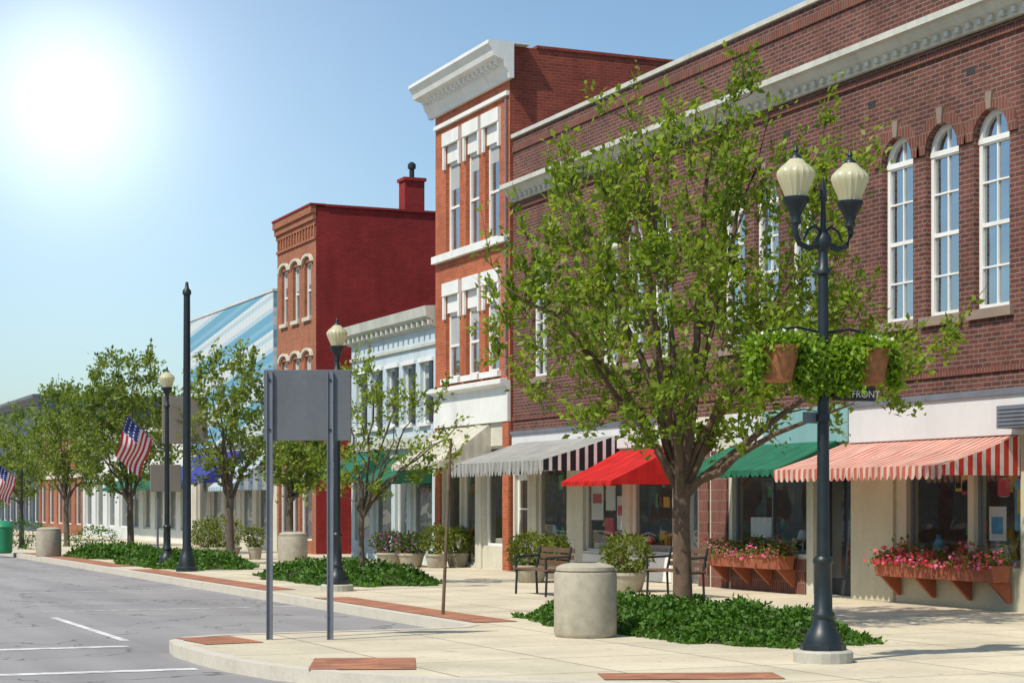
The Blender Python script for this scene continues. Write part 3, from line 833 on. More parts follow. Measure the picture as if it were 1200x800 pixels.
co.box(WALL - .11, WALL - .002, y0 - .01, y1, 10.201, 10.4); co.box(WALL - .17, WALL - .003, y0 - .02, y1, 10.401, 10.62)
y = y0 + .05
while y < y1 - .1: co.box(WALL - .045, WALL - .002, y, y + .1, 9.78, 10.049); y += .3
co.done()
co = Part('parapet_coping', M['brick_paint'], b5)
co.box(WALL - .2, WALL + .3, y0 - .04, y1, 10.63, 10.69)
co.box(WALL + .301, WALL + 18, y0 - .05, y0 + .3, 10.61, 10.68)
co.done()
ch = Part('chimney', M['brick_paint'], b5); ch.box(20.1, 20.75, y0 + .05, y0 + .6, H - .1, 11.60); ch.box(20.05, 20.8, y0, y0 + .65, 11.601, 11.7); ch.done()
ch = Part('chimney_pot', M['iron'], b5, True); ch.lathe(20.42, y0 + .3, [(.08, 11.7), (.08, 12.0), (.13, 12.02), (.13, 12.15), (.05, 12.22)], 12); ch.done()

p = Part('alley_wall', M['brick_red']); p.box(30, 30.3, 51.55, 54.85, 0, 5.5); p.done()

# ================================================================== BUILDING 6: striped cladding
b6 = group('striped_cladding_building', (WALL, 65, 0))
y0, y1 = 59.12, 70.6; H = 8.45
so = [(60 + i * 2.1, 61.6 + i * 2.1, .45, 2.7) for i in range(5)]
p = Part('shopfront_wall', M['cream'], b6); facade(p, WALL, y0, y1, 0, 3.6, so, .2); p.done()
p = Part('striped_cladding', M['mural'], b6); p.box(WALL - .12, WALL + .1, y0 + .02, y1 - .02, 3.6, H); p.done()
shell(b6, WALL, y0, y1, H - .05, 16, M['greywhite'], M['roof'])
p = Part('roof_trim', M['greywhite'], b6); p.box(WALL - .15, WALL + .2, y0 + .01, y1, H + .003, H + .08); p.done()
fr = Part('shopfront_frames', M['white'], b6); gl = Part('shopfront_glass', M['glass_dark'], b6)
for o in so: sash(fr, gl, WALL, *o, 1, 1)
fr.done(); gl.done()
awning(b6, 'light_blue_awning', 59.5, 62.2, 3.2, 2.1, 1.5, .15, M['lightblue_awn'])
awning(b6, 'blue_awning', 63.2, 69.5, 3.4, 2.4, 1.5, .2, M['blue_awn'])

def simple_building(name, y0, y1, H, mat, wz=(), trim='white', aw=None, X=WALL, depth=14):
    g = group(name, (X, (y0 + y1) / 2, 0))
    n = max(2, int((y1 - y0) / 2.2)); st = (y1 - y0) / n
    ops = [(y0 + st * (i + .18), y0 + st * (i + .82), .5, 2.6) for i in range(n)]
    for a, b in wz: ops += [(y0 + st * (i + .3), y0 + st * (i + .7), a, b) for i in range(n)]
    p = Part('front_wall', mat, g); facade(p, X, y0, y1, 0, H, ops, .2); p.done()
    shell(g, X, y0, y1, H - .004, depth, mat, M['roof'])
    fr = Part('window_frames', M['white'], g); gl = Part('window_glass', M['glass_dark'], g)
    for o in ops: sash(fr, gl, X, *o, 1, 2 if o[2] > 1 else 1)
    fr.done(); gl.done()
    c = Part('cornice', M[trim], g)
    c.prismY([(X, H - .5), (X - .12, H - .48), (X - .2, H - .25), (X - .35, H - .15), (X - .35, H + .02), (X + .2, H + .05), (X, H + .003)], y0, y1)
    c.box(X - .08, X - .002, y0 + .01, y1 - .01, 2.85, 3.3); c.done()
    if aw: awning(g, 'awning', y0 + .6, y1 - .6, 2.9, 2.2, 1.3, .15, M[aw], X=X)
    return g
simple_building('white_shop_building', 70.65, 82, 4.6, M['white'], aw='green_awn')
simple_building('grey_shop_building', 82.05, 93, 5.0, M['greywhite'], wz=((3.5, 4.4),))
simple_building('tan_brick_building', 93.05, 106, 5.6, M['brick_tan'], wz=((3.6, 4.9),), trim='cream')
simple_building('dark_slate_building', 106.05, 132, 7.6, plain('slate_blue_paint', (0.06, 0.08, 0.11), .7), wz=((3.8, 5.3),), trim='signback')
simple_building('red_brick_building', 132.1, 160, 7, M['brick_red'], wz=((3.8, 5.3),), trim='cream')

# opposite side of the street (seen mirrored in the shop windows)
def opposite(name, y0, y1, H, mat, X=-16.0):
    g = group(name, (X, (y0 + y1) / 2, 0))
    n = max(2, int((y1 - y0) / 3)); st = (y1 - y0) / n
    p = Part('walls', mat, g); p.box(X - 14, X, y0, y1, -.1, H); p.done()
    w = Part('windows', M['glass_dark'], g); t = Part('trim', M['cream'], g)
    for i in range(n):
        w.box(X + .001, X + .02, y0 + st * (i + .15), y0 + st * (i + .85), .5, 2.7)
        if H > 6:
            w.box(X + .001, X + .02, y0 + st * (i + .3), y0 + st * (i + .7), 4, 6)
            t.box(X + .001, X + .06, y0 + st * (i + .25), y0 + st * (i + .75), 3.85, 3.99)
    t.box(X + .001, X + .3, y0, y1, H - .5, H + .05); t.box(X + .001, X + .1, y0, y1, 3, 3.4)
    w.done(); t.done()
p = Part('opposite_pavement', M['pave']); p.box(-60, -9, 14, 300, -.15, 0); p.done()
opposite('opposite_brick_building', 16, 34, 8.2, M['brick_tan'])
opposite('opposite_white_building', 34.1, 50, 5.5, M['greywhite'])
opposite('opposite_red_building', 50.1, 72, 9, M['brick_red'])
opposite('opposite_tan_building', 72.1, 130, 7, M['cream'])

# ================================================================== street lamps
def globe_head(iron, globe, x, y, z):
    """z = bottom of the cup; acorn shaped ribbed globe with a cap"""
    iron.lathe(x, y, [(.035, z - .04), (.055, z - .02), (.045, z + .03), (.07, z + .09), (.115, z + .17), (.128, z + .20), (.128, z + .225), (.10, z + .23)], 18)
    globe.lathe(x, y, [(.105, z + .225), (.118, z + .27), (.15, z + .34), (.178, z + .41), (.188, z + .445), (.184, z + .47), (.15, z + .515), (.105, z + .55), (.07, z + .585), (.055, z + .60)], 36, .075)
    iron.lathe(x, y, [(.062, z + .598), (.058, z + .615), (.028, z + .64), (.018, z + .655), (.026, z + .675), (.006, z + .73)], 12)

def lamp(x, y, double=False, H=4.2):
    g = group('street_lamp', (x, y, 0))
    fo = Part('footing', M['concbase'], g); fo.lathe(x, y, [(.29, 0), (.29, .10), (.27, .12)], 20); fo.done()
    ir = Part('post', M['iron'], g, True); gb = Part('globe', M['globe'], g, True)
    ir.lathe(x, y, [(.225, .121), (.225, .17), (.19, .19), (.185, .24), (.15, .30), (.115, .36), (.10, .42), (.115, .44), (.115, .47), (.09, .50), (.085, .95), (.10, .97), (.10, 1.0), (.075, 1.03)], 20, .06)
    ir.lathe(x, y, [(.066, 1.02), (.05, H - .35)], 16, .05)
    ir.lathe(x, y, [(.05, H - .36), (.075, H - .34), (.075, H - .3), (.05, H - .27), (.045, H - .12)], 14)
    if double:
        ir.lathe(x, y, [(.045, H - .13), (.08, H - .08), (.085, H), (.06, H + .04), (.03, H + .1), (.022, H + .35), (.045, H + .38), (.03, H + .43), (.035, H + .47), (.005, H + .6)], 14)
        for s in (-1, 1):
            ir.tube([(x + s * .05, y, H - .05), (x + s * .16, y, H - .1), (x + s * .27, y, H - .06), (x + s * .32, y, H + .06), (x + s * .31, y, H + .15)], [.035, .03, .028, .028, .035], 10)
            ir.tube([(x, y, H + .05), (x + s * .09, y, H + .12), (x + s * .17, y, H + .08), (x + s * .22, y, H - .02)], [.018, .016, .014, .01], 8)
            globe_head(ir, gb, x + s * .31, y, H + .16)
    else:
        globe_head(ir, gb, x, y, H - .1)
    ir.done(); gb.done()
    return g

L1 = (10.04, 15.6)
lamp1 = lamp(*L1, double=True, H=4.12)
p = Part('street_name_plate', M['street_sign'], lamp1); p.box(L1[0] + .07, L1[0] + .56, L1[1] - .075, L1[1] - .055, 2.545, 2.685); p.done(.004)
p = Part('cross_street_name_plate', M['signback'], lamp1); p.box(L1[0] - .24, L1[0] - .07, L1[1] - .03, L1[1] - .01, 2.32, 2.43); p.done()
p = Part('sign_clamp', M['iron'], lamp1); p.box(L1[0] + .03, L1[0] + .12, L1[1] - .052, L1[1] - .01, 2.58, 2.65); p.box(L1[0] - .10, L1[0] + .02, L1[1] - .09, L1[1] + .02, 2.34, 2.41); p.done()
cu = bpy.data.curves.new('street_name_text', 'FONT'); cu.body = 'W   FRONT'; cu.size = .1; cu.extrude = .001
to = bpy.data.objects.new('tmp_text', cu); bpy.context.collection.objects.link(to)
bpy.context.view_layer.update()
me = bpy.data.meshes.new_from_object(to.evaluated_get(bpy.context.evaluated_depsgraph_get()))
bpy.data.objects.remove(to)
tx = bpy.data.objects.new('street_name_text', me); bpy.context.collection.objects.link(tx)
me.materials.clear(); me.materials.append(M['white'])
tx.rotation_euler = (math.radians(90), 0, 0); tx.location = (L1[0] + .09, L1[1] - .079, 2.58)
tx.parent = lamp1; tx.matrix_parent_inverse = Matrix.Translation(-lamp1.location)
# hanging baskets
bz = 2.98
ir = Part('basket_bracket', M['iron'], lamp1, True)
for s in (-1, 1):
    ir.tube([(L1[0], L1[1], bz + .22), (L1[0] + s * .3, L1[1], bz + .27), (L1[0] + s * .62, L1[1], bz + .22)], .014, 6)
    ir.tube([(L1[0], L1[1], bz - .12), (L1[0] + s * .25, L1[1], bz - .02), (L1[0] + s * .4, L1[1], bz + .2)], .01, 6)
ir.done()
def blob(c, r, n, surf=.4):
    d_ = rng.normal(size=(n, 3)); d_ /= np.linalg.norm(d_, axis=1)[:, None]
    k = rng.uniform(surf, 1, (n, 1)) * (1 + .2 * np.sin(d_[:, :1] * 9 + d_[:, 2:] * 7 + c[0] * 5))
    return d_ * k * np.array(r) + np.array(c), d_
for s in (-1, 1):
    cx = L1[0] + s * .52
    g = group('hanging_basket', (cx, L1[1], bz))
    p = Part('pot', M['basket'], g, True)
    p.lathe(cx, L1[1], [(.11, bz - .27), (.15, bz - .25), (.19, bz - .09), (.215, bz + .04), (.23, bz + .05), (.23, bz + .08), (.2, bz + .08)], 24, .04); p.done()
    P, O = blob((cx, L1[1], bz + .10), (.27, .26, .10), 1300); leaf_mesh('foliage', P, .07, .035, M['leafpot'], g, outward=O)
    P, O = blob((cx, L1[1], bz + .17), (.24, .24, .05), 70); leaf_mesh('blossom', P, .04, .035, M['fl_white'], g)
    allP = []
    for (ox, oz, rx, ry, rz, n) in ((-s * .28, -.06, .16, .22, .24, 2200), (-s * .42, -.10, .16, .18, .27, 2200), (-s * .24, .03, .14, .2, .12, 700), (-s * .36, -.30, .12, .12, .09, 600), (s * .25, -.05, .08, .16, .18, 750), (s * .28, -.20, .05, .10, .14, 420)):
        P, O = blob((cx + ox, L1[1] - .02, bz + oz), (rx, ry, rz), n, .2); allP.append(P)
    P = np.concatenate(allP)
    leaf_mesh('trailing_vine', P, .065, .042, M['leafpot'], g, up=.1, droop=.8)
    st = Part('hanging_stems', M['leafpot'], g)
    Q = []
    for k in range(24):
        sx = cx - s * R(.15, .55); sy = L1[1] + R(-.2, .15); ln = R(.2, .44)
        st.tube([(sx, sy, bz), (sx + R(-.03, .03), sy - .02, bz - ln * .6), (sx + R(-.05, .05), sy - .02, bz - ln)], .004, 4)
        u = rng.uniform(0, 1, (30, 1)); Q.append(np.array([sx, sy, bz])[None] + u * np.array([0, -.02, -ln])[None] + rng.normal(0, .018, (30, 3)))
    st.done(); leaf_mesh('hanging_leaves', np.concatenate(Q), .055, .035, M['leafpot'], g, up=.1, droop=.8)

lamp(*gp(395, 692)); lamp(10.25, 44.6, H=4.2)

tx_, ty_ = gp(219, 669)
g = group('utility_pole', (tx_, ty_, 0))
p = Part('mast', M['iron'], g, True)
p.lathe(tx_, ty_, [(.25, 0), (.25, .08), (.2, .12), (.17, .35), (.12, .42), (.12, .5), (.10, .55), (.095, 2.5), (.075, 6.3), (.10, 6.32), (.10, 6.4), (.05, 6.46), (.03, 6.6)], 16); p.done()

# ================================================================== sign backs
def sign_two_post(px, py, pxb, pw0, pw1, ytop, ybot, name='traffic_sign'):
    x, y = gp(px, py); x2, y2 = gp(pxb, py)
    d = F * EYE / (py - 590)
    g = group(name, ((x + x2) / 2, (y + y2) / 2, 0))
    zt = EYE + (590 - ytop) * d / F; zb = EYE + (590 - ybot) * d / F
    a = Vector((x, y, 0)); b = Vector((x2, y2, 0)); dr = (b - a).normalized(); nr = Vector((dr.y, -dr.x, 0))
    if nr.y > 0: nr = -nr
    pp = Part('posts', M['galv'], g)
    for q in (a, b):
        R4 = Matrix.Translation(q) @ Matrix(((dr.x, nr.x, 0, 0), (dr.y, nr.y, 0, 0), (0, 0, 1, 0), (0, 0, 0, 1)))
        w = .036
        pp.box(-w, w, -.006, .006, 0, zt - .02, R4)
        pp.box(-w, -w + .01, .006, .03, 0, zt - .02, R4); pp.box(w - .01, w, .006, .03, 0, zt - .02, R4)
    pp.done()
    l = (at(pw0, 400, d) - Vector((x, y, 0))).dot(dr); r = (at(pw1, 400, d) - Vector((x, y, 0))).dot(dr)
    R4 = Matrix.Translation(a) @ Matrix(((dr.x, nr.x, 0, 0), (dr.y, nr.y, 0, 0), (0, 0, 1, 0), (0, 0, 0, 1)))
    s = Part('panel', M['signback'], g); s.box(l, r, -.03, -.012, zb, zt, R4); s.done(.004)
    s = Part('panel_face', M['white'], g); s.box(l + .005, r - .005, -.034, -.031, zb + .005, zt - .005, R4); s.done()
    bo = Part('bolts', M['iron'], g)
    for q in (0, (b - a).length):
        for z in (zb + .12, zt - .12): bo.box(q - .012, q + .012, .006, .016, z - .012, z + .012, R4)
    bo.done()
sign_two_post(316, 749, 387, 309, 411, 433, 516)
x, y = gp(203, 662)
g = group('traffic_sign', (x, y, 0))
p = Part('post', M['galv'], g); p.box(x + .35, x + .41, y + .3, y + .35, 0, 4.3); p.done()
p = Part('panel', M['signtan'], g); p.box(x - .22, x + .95, y + .26, y + .29, 3.05, 4.25); p.done(.01)
g = group('traffic_sign', (x - .5, y, 0))
p = Part('post', M['galv'], g); p.box(x - .12, x - .07, y + 1.3, y + 1.35, 0, 2.5); p.done()
p = Part('panel', M['signtan'], g); p.box(x - .3, x + .5, y + 1.26, y + 1.29, 1.85, 2.55); p.done(.01)

x, y = gp(519, 720)
g = group('marker_pole', (x, y, 0))
p = Part('pole', M['bark'], g); p.tube([(x, y, 0), (x + .12, y, 2.45)], [.026, .02], 8); p.done()

# ================================================================== litter bins
def bin_(px, py, name='concrete_litter_bin'):
    x, y = gp(px, py); dpt = math.hypot(x, y); x += .36 * x / dpt; y += .36 * y / dpt
    g = group(name, (x, y, 0))
    p = Part('drum', M['conc'], g, True)
    p.lathe(x, y, [(.34, 0), (.355, .02), (.365, .05), (.365, .72), (.355, .75), (.33, .755)], 28); p.done()
    p = Part('lid', M['conc'], g, True); p.lathe(x, y, [(.325, .756), (.345, .77), (.34, .81), (.27, .84), (.16, .86), (.155, .83)], 28); p.done()
    p = Part('opening', M['dark'], g); p.lathe(x, y, [(.14, .825), (.14, .864)], 16); p.done()
bin_(686, 748); bin_(343, 664); bin_(57, 652)
x, y = gp(3, 648)
g = group('green_litter_bin', (x, y, 0)); p = Part('body', M['greenbin'], g, True); p.lathe(x, y, [(.25, 0), (.3, .05), (.32, .8), (.34, .82), (.3, .9), (.15, 1.0), (.05, 1.02)], 18); p.done()

# ================================================================== benches, planters, shrubs
def bench(x, y, L=1.3, rot=0):
    g = group('park_bench', (x, y, 0)); R4 = Matrix.Translation((x, y, 0)) @ Matrix.Rotation(rot, 4, 'Z')
    s = Part('seat', M['wood'], g)
    for k in range(4): s.box(-.2 + k * .11, -.11 + k * .11, -L / 2, L / 2, .42, .45, R4)
    s.done(.004)
    s = Part('backrest', M['wood'], g)
    for k in range(3): s.box(.25 + k * .02, .28 + k * .02, -L / 2, L / 2, .50 + k * .11, .58 + k * .11, R4)
    s.done(.004)
    l = Part('iron_legs', M['iron'], g)
    for yy in (-L / 2 + .08, L / 2 - .08):
        for a, b in (((-.18, 0), (-.16, .42)), ((.22, 0), (.2, .42)), ((.2, .42), (.29, .82)), ((-.2, .41), (.24, .41)), ((-.18, .42), (-.18, .64)), ((-.18, .64), (.24, .66))):
            l.tube([R4 @ Vector((a[0], yy, a[1])), R4 @ Vector((b[0], yy, b[1]))], .02, 6)
    l.done()
bench(13.0, 28.9, 1.4); bench(14.8, 27.5, 1.4)

def shrub(x, y, r, h, pot=True, mat='leafshrub', name='potted_shrub', blossom=None, n=1500):
    g = group(name, (x, y, 0))
    zb = 0.3 if pot else 0
    if pot:
        p = Part('pot', M['conc'], g, True); p.lathe(x, y, [(r * .55, 0), (r * .62, .03), (r * .78, .28), (r * .85, .29), (r * .85, .34), (r * .7, .34)], 16); p.done()
    d_ = rng.normal(size=(n, 3)); d_ /= np.linalg.norm(d_, axis=1)[:, None]
    rad = rng.uniform(.55, 1, (n, 1)) ** .5 * (1 + .18 * np.sin(d_[:, :1] * 7 + d_[:, 1:2] * 5))
    P = d_ * rad * np.array([r, r, (h - zb) / 2]) + np.array([x, y, (h + zb) / 2])
    P[:, 2] = np.maximum(P[:, 2], .02)
    leaf_mesh('foliage', P, .085, .05, M[mat], g, outward=d_)
    s = Part('stems', M['bark'], g)
    for k in range(5): s.tube([(x + R(-.05, .05), y + R(-.05, .05), zb * .9), (x + R(-r, r) * .5, y + R(-r, r) * .5, (h + zb) / 2)], .012, 5)
    s.done()
    if blossom:
        leaf_mesh('blossom', (P + d_ * .03)[: n // 3], .06, .06, M[blossom], g)
shrub(*gp(622, 682), .42, .95); shrub(*gp(650, 678), .3, .85)
shrub(*gp(735, 693), .42, .98)
shrub(*gp(512, 665), .35, 1.0, n=1000); shrub(*gp(536, 664), .35, .95, n=1000)
shrub(*gp(458, 663), .45, .85, mat='leafbed', blossom='fl_purple', n=1400, name='flower_planter'); shrub(*gp(482, 664), .4, .8, mat='leafbed', blossom='fl_purple', n=1200, name='flower_planter')
shrub(*gp(262, 655), .6, 1.2, n=1200); shrub(*gp(240, 655), .45, 1.1, n=1000)
shrub(*gp(299, 655), .25, .9, n=500)
shrub(*gp(30, 643), .8, 1.0, pot=False, n=900, mat='leafbed', name='shrub'); shrub(*gp(110, 645), .8, .8, pot=False, n=900, mat='leafbed', name='shrub')

def bed(cx, cy, rx, ry, h, n, name='ground_cover_bed', L=.075):
    g = group(name, (cx, cy, 0))
    p = Part('soil_mound', M['soil'], g, True)
    rings = 6; seg = 36; vs = [(cx, cy, h * .6)]; fs = []
    def sup(a, r):
        c_, s_ = math.cos(a), math.sin(a); e = .7
        return (cx + rx * r * math.copysign(abs(c_) ** e, c_), cy + ry * r * math.copysign(abs(s_) ** e, s_))
    for i in range(1, rings + 1):
        r = i / rings
        for k in range(seg):
            x_, y_ = sup(2 * math.pi * k / seg, r * .95)
            vs.append((x_, y_, h * .6 * (1 - r ** 5) + .006 if i < rings else .006))
    for k in range(seg): fs.append((0, 1 + k, 1 + (k + 1) % seg))
    for i in range(rings - 1):
        for k in range(seg):
            a = 1 + i * seg + k; b = 1 + i * seg + (k + 1) % seg; fs.append((a, a + seg, b + seg, b))
    p.add(vs, fs); p.done()
    a = rng.uniform(0, 2 * np.pi, n); r = np.sqrt(rng.uniform(0, 1.04, n))
    r *= 1 + .05 * np.sin(a * 9) + .04 * np.sin(a * 17 + 1)
    c_, s_ = np.cos(a), np.sin(a); e = .7
    X_ = rx * r * np.sign(c_) * np.abs(c_) ** e; Y_ = ry * r * np.sign(s_) * np.abs(s_) ** e
    lump = .75 + .25 * np.sin(X_ * 5.1 + 1) * np.sin(Y_ * 4.3) + .12 * np.sin(X_ * 13 + Y_ * 9)
    Z_ = h * np.clip(1.02 - r ** 5, .05, 1) * lump * rng.uniform(.6, 1.1, n)
    P = np.stack([cx + X_, cy + Y_, Z_], 1)
    leaf_mesh('foliage', P, L, L * .55, M['leafbed'], g, up=.5)
bed(11.15, 20.5, 1.25, 3.2, .36, 26000)
bx, by = gp(400, 682); bed(bx + .4, by + 1.0, 1.3, 3.2, .38, 12000, L=.1)
bed(11.1, 46.5, 1.3, 3.6, .36, 9000, L=.12); bed(11.1, 54.5, 1.3, 2.6, .36, 6000, L=.12)

# ================================================================== trees
def tree(name, base, fork, tr, lobes, nclump, per, L, leaf, seed, limbs=8, bark='bark', clump=.34, twigs=6, lean=(0, 0), sparse=1.0, shoots=0):
    """lobes: (centre, rx(right), rz, ry(depth))"""
    rnd = random.Random(seed)
    x, y = base
    g = group(name, (x, y, 0))
    T = Part('trunk', M[bark], g, True)
    fx, fy_ = x + lean[0], y + lean[1]
    T.tube([(x, y, -.02), (x + .01, y, .12), (x + lean[0] * .3, y + lean[1] * .3, fork * .4), (fx - .02, fy_, fork * .75), (fx, fy_, fork)], [tr * 1.5, tr * 1.1, tr, tr * .93, tr * .95], 14)
    right = Vector((CS, -SN, 0)); fwd = Vector((SN, CS, 0))
    nodes = []
    F0 = Vector((fx, fy_, fork))
    def lobe_pt(l, k):
        while True:
            v = Vector((rnd.uniform(-1, 1), rnd.uniform(-1, 1), rnd.uniform(-1, 1)))
            if 0 < v.length <= 1: break
        v = v.normalized() * (v.length ** k)
        c, rx, rz, ry = l
        return c + right * v.x * rx + fwd * v.y * ry + Vector((0, 0, v.z * rz))
    vol = [l[1] * l[2] * l[3] for l in lobes]
    for i in range(limbs):
        l = lobes[i % len(lobes)]
        tgt = lobe_pt(l, 1.2)
        st = F0 - Vector((0, 0, rnd.uniform(0, .25) * fork * .5))
        mid = st.lerp(tgt, .45); mid.x = mid.x * .8 + fx * .2; mid.y = mid.y * .8 + fy_ * .2
        mid.z += .12 * (tgt - st).length * rnd.uniform(.4, 1.2)
        n = 9; pts = []
        for k in range(n):
            u = k / (n - 1)
            q = st * (1 - u) ** 2 + mid * 2 * u * (1 - u) + tgt * u * u
            if 0 < k: q += Vector((rnd.gauss(0, .035), rnd.gauss(0, .035), rnd.gauss(0, .03)))
            pts.append(q)
        r0 = tr * rnd.uniform(.32, .5)
        rad = [r0 * (1 - k / (n - 1)) ** .8 + .010 for k in range(n)]
        T.tube(pts, rad, 8)
        for k in range(2, n): nodes.append((pts[k], rad[k]))
    cl = []
    tries = 0
    mind = clump * .68
    while len(cl) < nclump and tries < nclump * 30:
        tries += 1
        l = rnd.choices(lobes, vol)[0]
        q = lobe_pt(l, .5)
        if all((q - c).length > mind for c in cl): cl.append(q)
    cl.sort(key=lambda q: (q - F0).length)
    P = []; O = []
    def leafrun(o, dv, k, jit):
        u = rng.uniform(.1, 1.0, (k, 1))
        P.append(np.array(o)[None] + u * np.array(dv)[None] + rng.normal(0, jit, (k, 3)))
        O.append(np.repeat(np.array(dv.normalized())[None], k, 0))
    for q in cl:
        best = min(nodes, key=lambda nd: (nd[0] - q).length + max(0, nd[0].z - q.z) * 1.2)
        s = best[0]; dist = (q - s).length
        mid = s.lerp(q, .5) + Vector((rnd.gauss(0, .06), rnd.gauss(0, .06), .1 * dist))
        r0 = min(best[1] * .8, .008 + .012 * dist)
        T.tube([s, mid, q], [r0, r0 * .75, .005], 5)
        nodes.append((mid, r0 * .8)); nodes.append((q, .008))
        out = (q - F0).normalized()
        w = rnd.uniform(.25, 1.45)
        for tw in range(twigs):
            dv = Vector((rnd.gauss(0, 1), rnd.gauss(0, 1), rnd.gauss(.45, .8))).normalized() * .8 + out * .5
            dv = dv.normalized() * clump * rnd.uniform(.5, 1.35)
            leafrun(q, dv, max(2, int(per / twigs * w * sparse)), .042 * clump / .34)
            if clump < .5 and tw < 3: T.tube([q, q + dv * .9], [.005, .002], 3)
    outer = sorted(cl, key=lambda q: -(q - F0).length)[: max(1, int(len(cl) * .45))]
    for _ in range(shoots):
        q = rnd.choice(outer); out = (q - F0).normalized()
        dv = (out * .9 + Vector((rnd.gauss(0, .3), rnd.gauss(0, .3), .75))).normalized() * rnd.uniform(.45, .85)
        T.tube([q, q + dv * .5 + Vector((0, 0, -.03)), q + dv], [.008, .006, .003], 4)
        leafrun(q, dv, rnd.randint(14, 30), .035)
    T.done()
    P = np.concatenate(P); O = np.concatenate(O)
    leaf_mesh('foliage', P, L, L * .55, leaf, g, up=.35, outward=O)
    return g

def lobes_px(d, arr):
    return [(at(px, py, d + off), rx * d / F, rz * d / F, dep) for (px, py, rx, rz, off, dep) in arr]

D1 = 23.8
tree('pear_tree', (11.42, 21.0), 1.8, .12,
     lobes_px(D1, [(700, 310, 95, 105, 0, 1.5), (800, 240, 95, 90, .3, 1.3), (905, 310, 85, 110, 0, 1.3), (660, 400, 85, 80, .5, 1.3), (790, 400, 145, 100, -.4, 1.6),
                   (950, 420, 105, 70, 0, 1.5), (1065, 405, 72, 36, -.3, .8), (890, 165, 60, 60, 0, .7), (725, 185, 50, 65, 0, .7), (985, 230, 48, 95, .2, .7), (795, 495, 125, 42, 0, 1.3),
                   (640, 220, 32, 45, 0, .5), (865, 100, 32, 35, 0, .4), (755, 130, 30, 38, 0, .4), (600, 330, 30, 50, 0, .5), (1000, 480, 60, 30, 0, .7)]),
     370, 66, .105, M['leaf1'], 5, limbs=16, shoots=125)
tb = gp(424, 684)
d2 = tb[0] * SN + tb[1] * CS
tree('young_street_tree', (tb[0], tb[1]), 1.35, .055,
     lobes_px(d2, [(425, 490, 42, 60, 0, .8), (385, 540, 50, 40, 0, .8), (480, 520, 58, 50, 0, .8), (450, 450, 30, 35, 0, .5), (515, 500, 26, 42, 0, .5), (430, 560, 60, 32, 0, .8)]),
     80, 46, .10, M['leaf1'], 8, limbs=12, bark='barkfar', clump=.3, shoots=12)
def far_tree(pxc, d, arr, ncl, seed, name='street_tree', per=80, L=.14, sparse=1.0):
    bx, by = at(pxc, 600, d).x, at(pxc, 600, d).y
    tree(name, (bx, by), 1.7, .1, lobes_px(d, arr), ncl, per, L, M['leaf2'], seed, limbs=9, bark='barkfar', clump=.45, sparse=sparse, shoots=22)
far_tree(270, 48, [(270, 470, 40, 58, 0, 1.2), (245, 500, 30, 45, 0, 1), (295, 500, 28, 55, 0, 1), (265, 540, 40, 30, 0, 1)], 90, 21, sparse=.65)
far_tree(153, 57, [(150, 465, 45, 55, 0, 1.6), (118, 500, 38, 50, 0, 1.4), (180, 500, 32, 60, 0, 1.2), (150, 540, 58, 35, 0, 1.5)], 150, 22)
far_tree(78, 68, [(75, 505, 38, 50, 0, 1.5), (60, 535, 38, 38, 0, 1.3), (98, 540, 25, 40, 0, 1.1)], 110, 23)
far_tree(25, 78, [(25, 535, 38, 50, 0, 1.7), (5, 555, 35, 38, 0, 1.5)], 95, 24)
far_tree(-25, 90, [(-25, 540, 40, 50, 0, 1.8)], 80, 25)
far_tree(340, 52, [(345, 545, 35, 30, 0, 1)], 45, 26)

# ================================================================== flags
def flag(base, tip, fly, name='american_flag', hoist=.72, flylen=1.15):
    g = group(name, tuple(base))
    s = Part('staff', M['galv'], g); s.tube([base, tip], .014, 6); s.done()
    dirh = (Vector(base) - Vector(tip)).normalized(); st = Vector(tip)
    fl = Vector(fly).normalized(); nr = dirh.cross(fl).normalized()
    NU, NV = 26, 26
    def P_(i, j):
        u, v = i / NU, j / NV
        w = .07 * math.sin(u * 7 + v * 3) * (.3 + u) + .03 * math.sin(v * 9 + u * 2)
        return st + dirh * (v * hoist * (1 - .12 * u)) + fl * (u * flylen) + nr * w
    parts = {'stripes_red': Part('stripes_red', M['flag_r'], g), 'stripes_white': Part('stripes_white', M['flag_w'], g), 'canton': Part('canton', M['flag_b'], g)}
    for i in range(NU):
        for j in range(NV):
            st_i = j // 2
            if i < 10 and st_i < 7:
                k = 'canton'
                if i % 2 == 1 and j % 4 == 1: k = 'stripes_white'
            else: k = 'stripes_red' if st_i % 2 == 0 else 'stripes_white'
            parts[k].face([P_(i, j), P_(i + 1, j), P_(i + 1, j + 1), P_(i, j + 1)])
    for q in parts.values(): q.done()
flag(Vector((10.25, 44.6, 2.75)), at(149, 486, 44.3), (-.25, 0.1, -1), hoist=.9, flylen=1.0)
g = group('flag_pole', (10.2, 66.5, 0)); p = Part('pole', M['iron'], g); p.lathe(10.2, 66.5, [(.1, 0), (.1, .3), (.04, .34), (.035, 2.7), (.05, 2.72), (.01, 2.8)], 12); p.done()
flag(Vector((10.2, 66.5, 2.3)), Vector((9.4, 66.3, 2.9)), (-.2, 0.1, -1), hoist=.8, flylen=1.0)

# ================================================================== light
elev = math.radians(54)
az = Vector((-0.95, -0.31)).normalized()
to_sun = Vector((az.x * math.cos(elev), az.y * math.cos(elev), math.sin(elev)))
sl = bpy.data.lights.new('sun', 'SUN'); sl.energy = 4.7; sl.angle = math.radians(.6); sl.color = (1, .93, .81)
so_ = bpy.data.objects.new('sun', sl); bpy.context.collection.objects.link(so_)
so_.rotation_euler = to_sun.to_track_quat('Z', 'Y').to_euler()

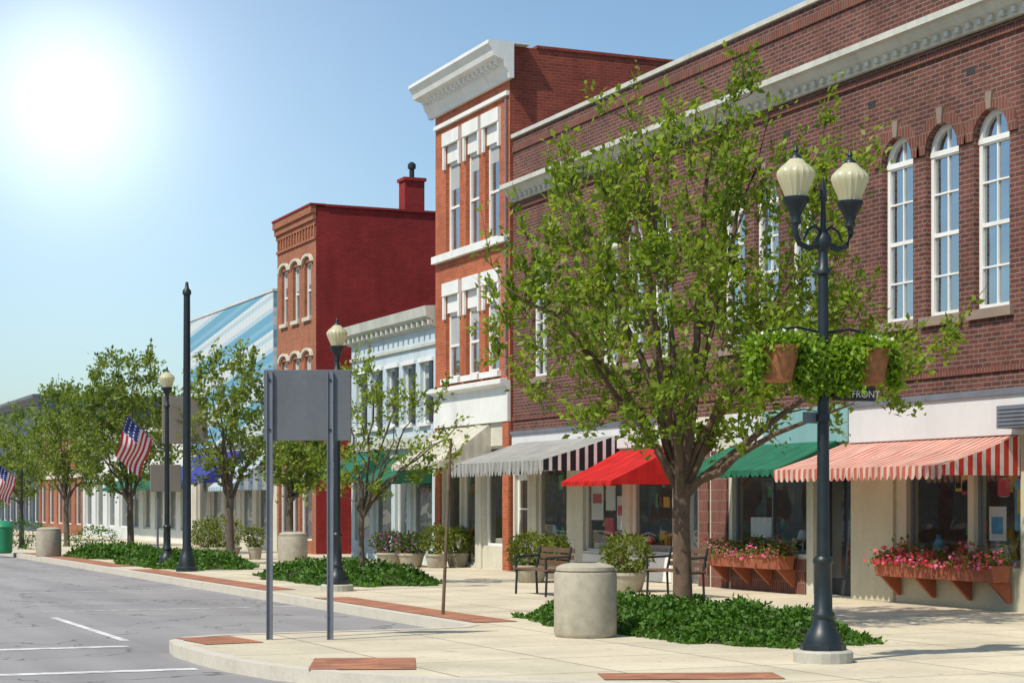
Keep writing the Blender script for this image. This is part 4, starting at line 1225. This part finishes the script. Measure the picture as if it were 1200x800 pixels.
w = bpy.data.worlds.new('World'); bpy.context.scene.world = w; w.use_nodes = True
nt = w.node_tree; nt.nodes.clear()
out = nt.nodes.new('ShaderNodeOutputWorld')
sky = nt.nodes.new('ShaderNodeTexSky'); sky.sky_type = 'NISHITA'; sky.sun_disc = False
sky.sun_elevation = elev; sky.sun_rotation = math.atan2(az.x, az.y)
sky.air_density = 1.0; sky.dust_density = 1.2; sky.ozone_density = 1.3
bg = nt.nodes.new('ShaderNodeBackground'); bg.inputs[1].default_value = 0.135
tint = mix_col(nt, 1.0, sky.outputs[0], (0.90, 1.06, 1.10), 'MULTIPLY')
nt.links.new(tint, bg.inputs[0])
# glare glow painted into the sky at the street's end, away from the sun
tc = nt.nodes.new('ShaderNodeTexCoord')
gd = (at(80, 115, 1.0) - Vector((0, 0, EYE))).normalized()
vd = nt.nodes.new('ShaderNodeVectorMath'); vd.operation = 'DOT_PRODUCT'; vd.inputs[1].default_value = gd
vn = nt.nodes.new('ShaderNodeVectorMath'); vn.operation = 'NORMALIZE'
nt.links.new(tc.outputs['Generated'], vn.inputs[0]); nt.links.new(vn.outputs[0], vd.inputs[0])
dm = math_n(nt, 'MAXIMUM', vd.outputs['Value'], 0.0)
gs = math_n(nt, 'ADD', math_n(nt, 'MULTIPLY', math_n(nt, 'POWER', dm, 900.0), 0.55), math_n(nt, 'MULTIPLY', math_n(nt, 'POWER', dm, 130.0), 0.20))
gsum = math_n(nt, 'ADD', gs, math_n(nt, 'MULTIPLY', math_n(nt, 'POWER', dm, 30.0), 0.10))
bg2 = nt.nodes.new('ShaderNodeBackground'); bg2.inputs[0].default_value = (1, 1, 1, 1)
nt.links.new(gsum, bg2.inputs[1])
ad = nt.nodes.new('ShaderNodeAddShader'); nt.links.new(bg.outputs[0], ad.inputs[0]); nt.links.new(bg2.outputs[0], ad.inputs[1])
nt.links.new(ad.outputs[0], out.inputs[0])

# ================================================================== camera
cam = bpy.data.cameras.new('camera'); co_ = bpy.data.objects.new('camera', cam); bpy.context.collection.objects.link(co_)
cam.sensor_width = 36; cam.lens = 36 * F / 1200; cam.shift_y = 190 / 1200; cam.clip_end = 3000; cam.clip_start = .1
co_.location = (0, 0, EYE); co_.rotation_euler = (math.radians(90), 0, -TH)
bpy.context.scene.camera = co_
sc = bpy.context.scene
sc.view_settings.view_transform = 'Standard'; sc.view_settings.look = 'None'; sc.view_settings.exposure = 0
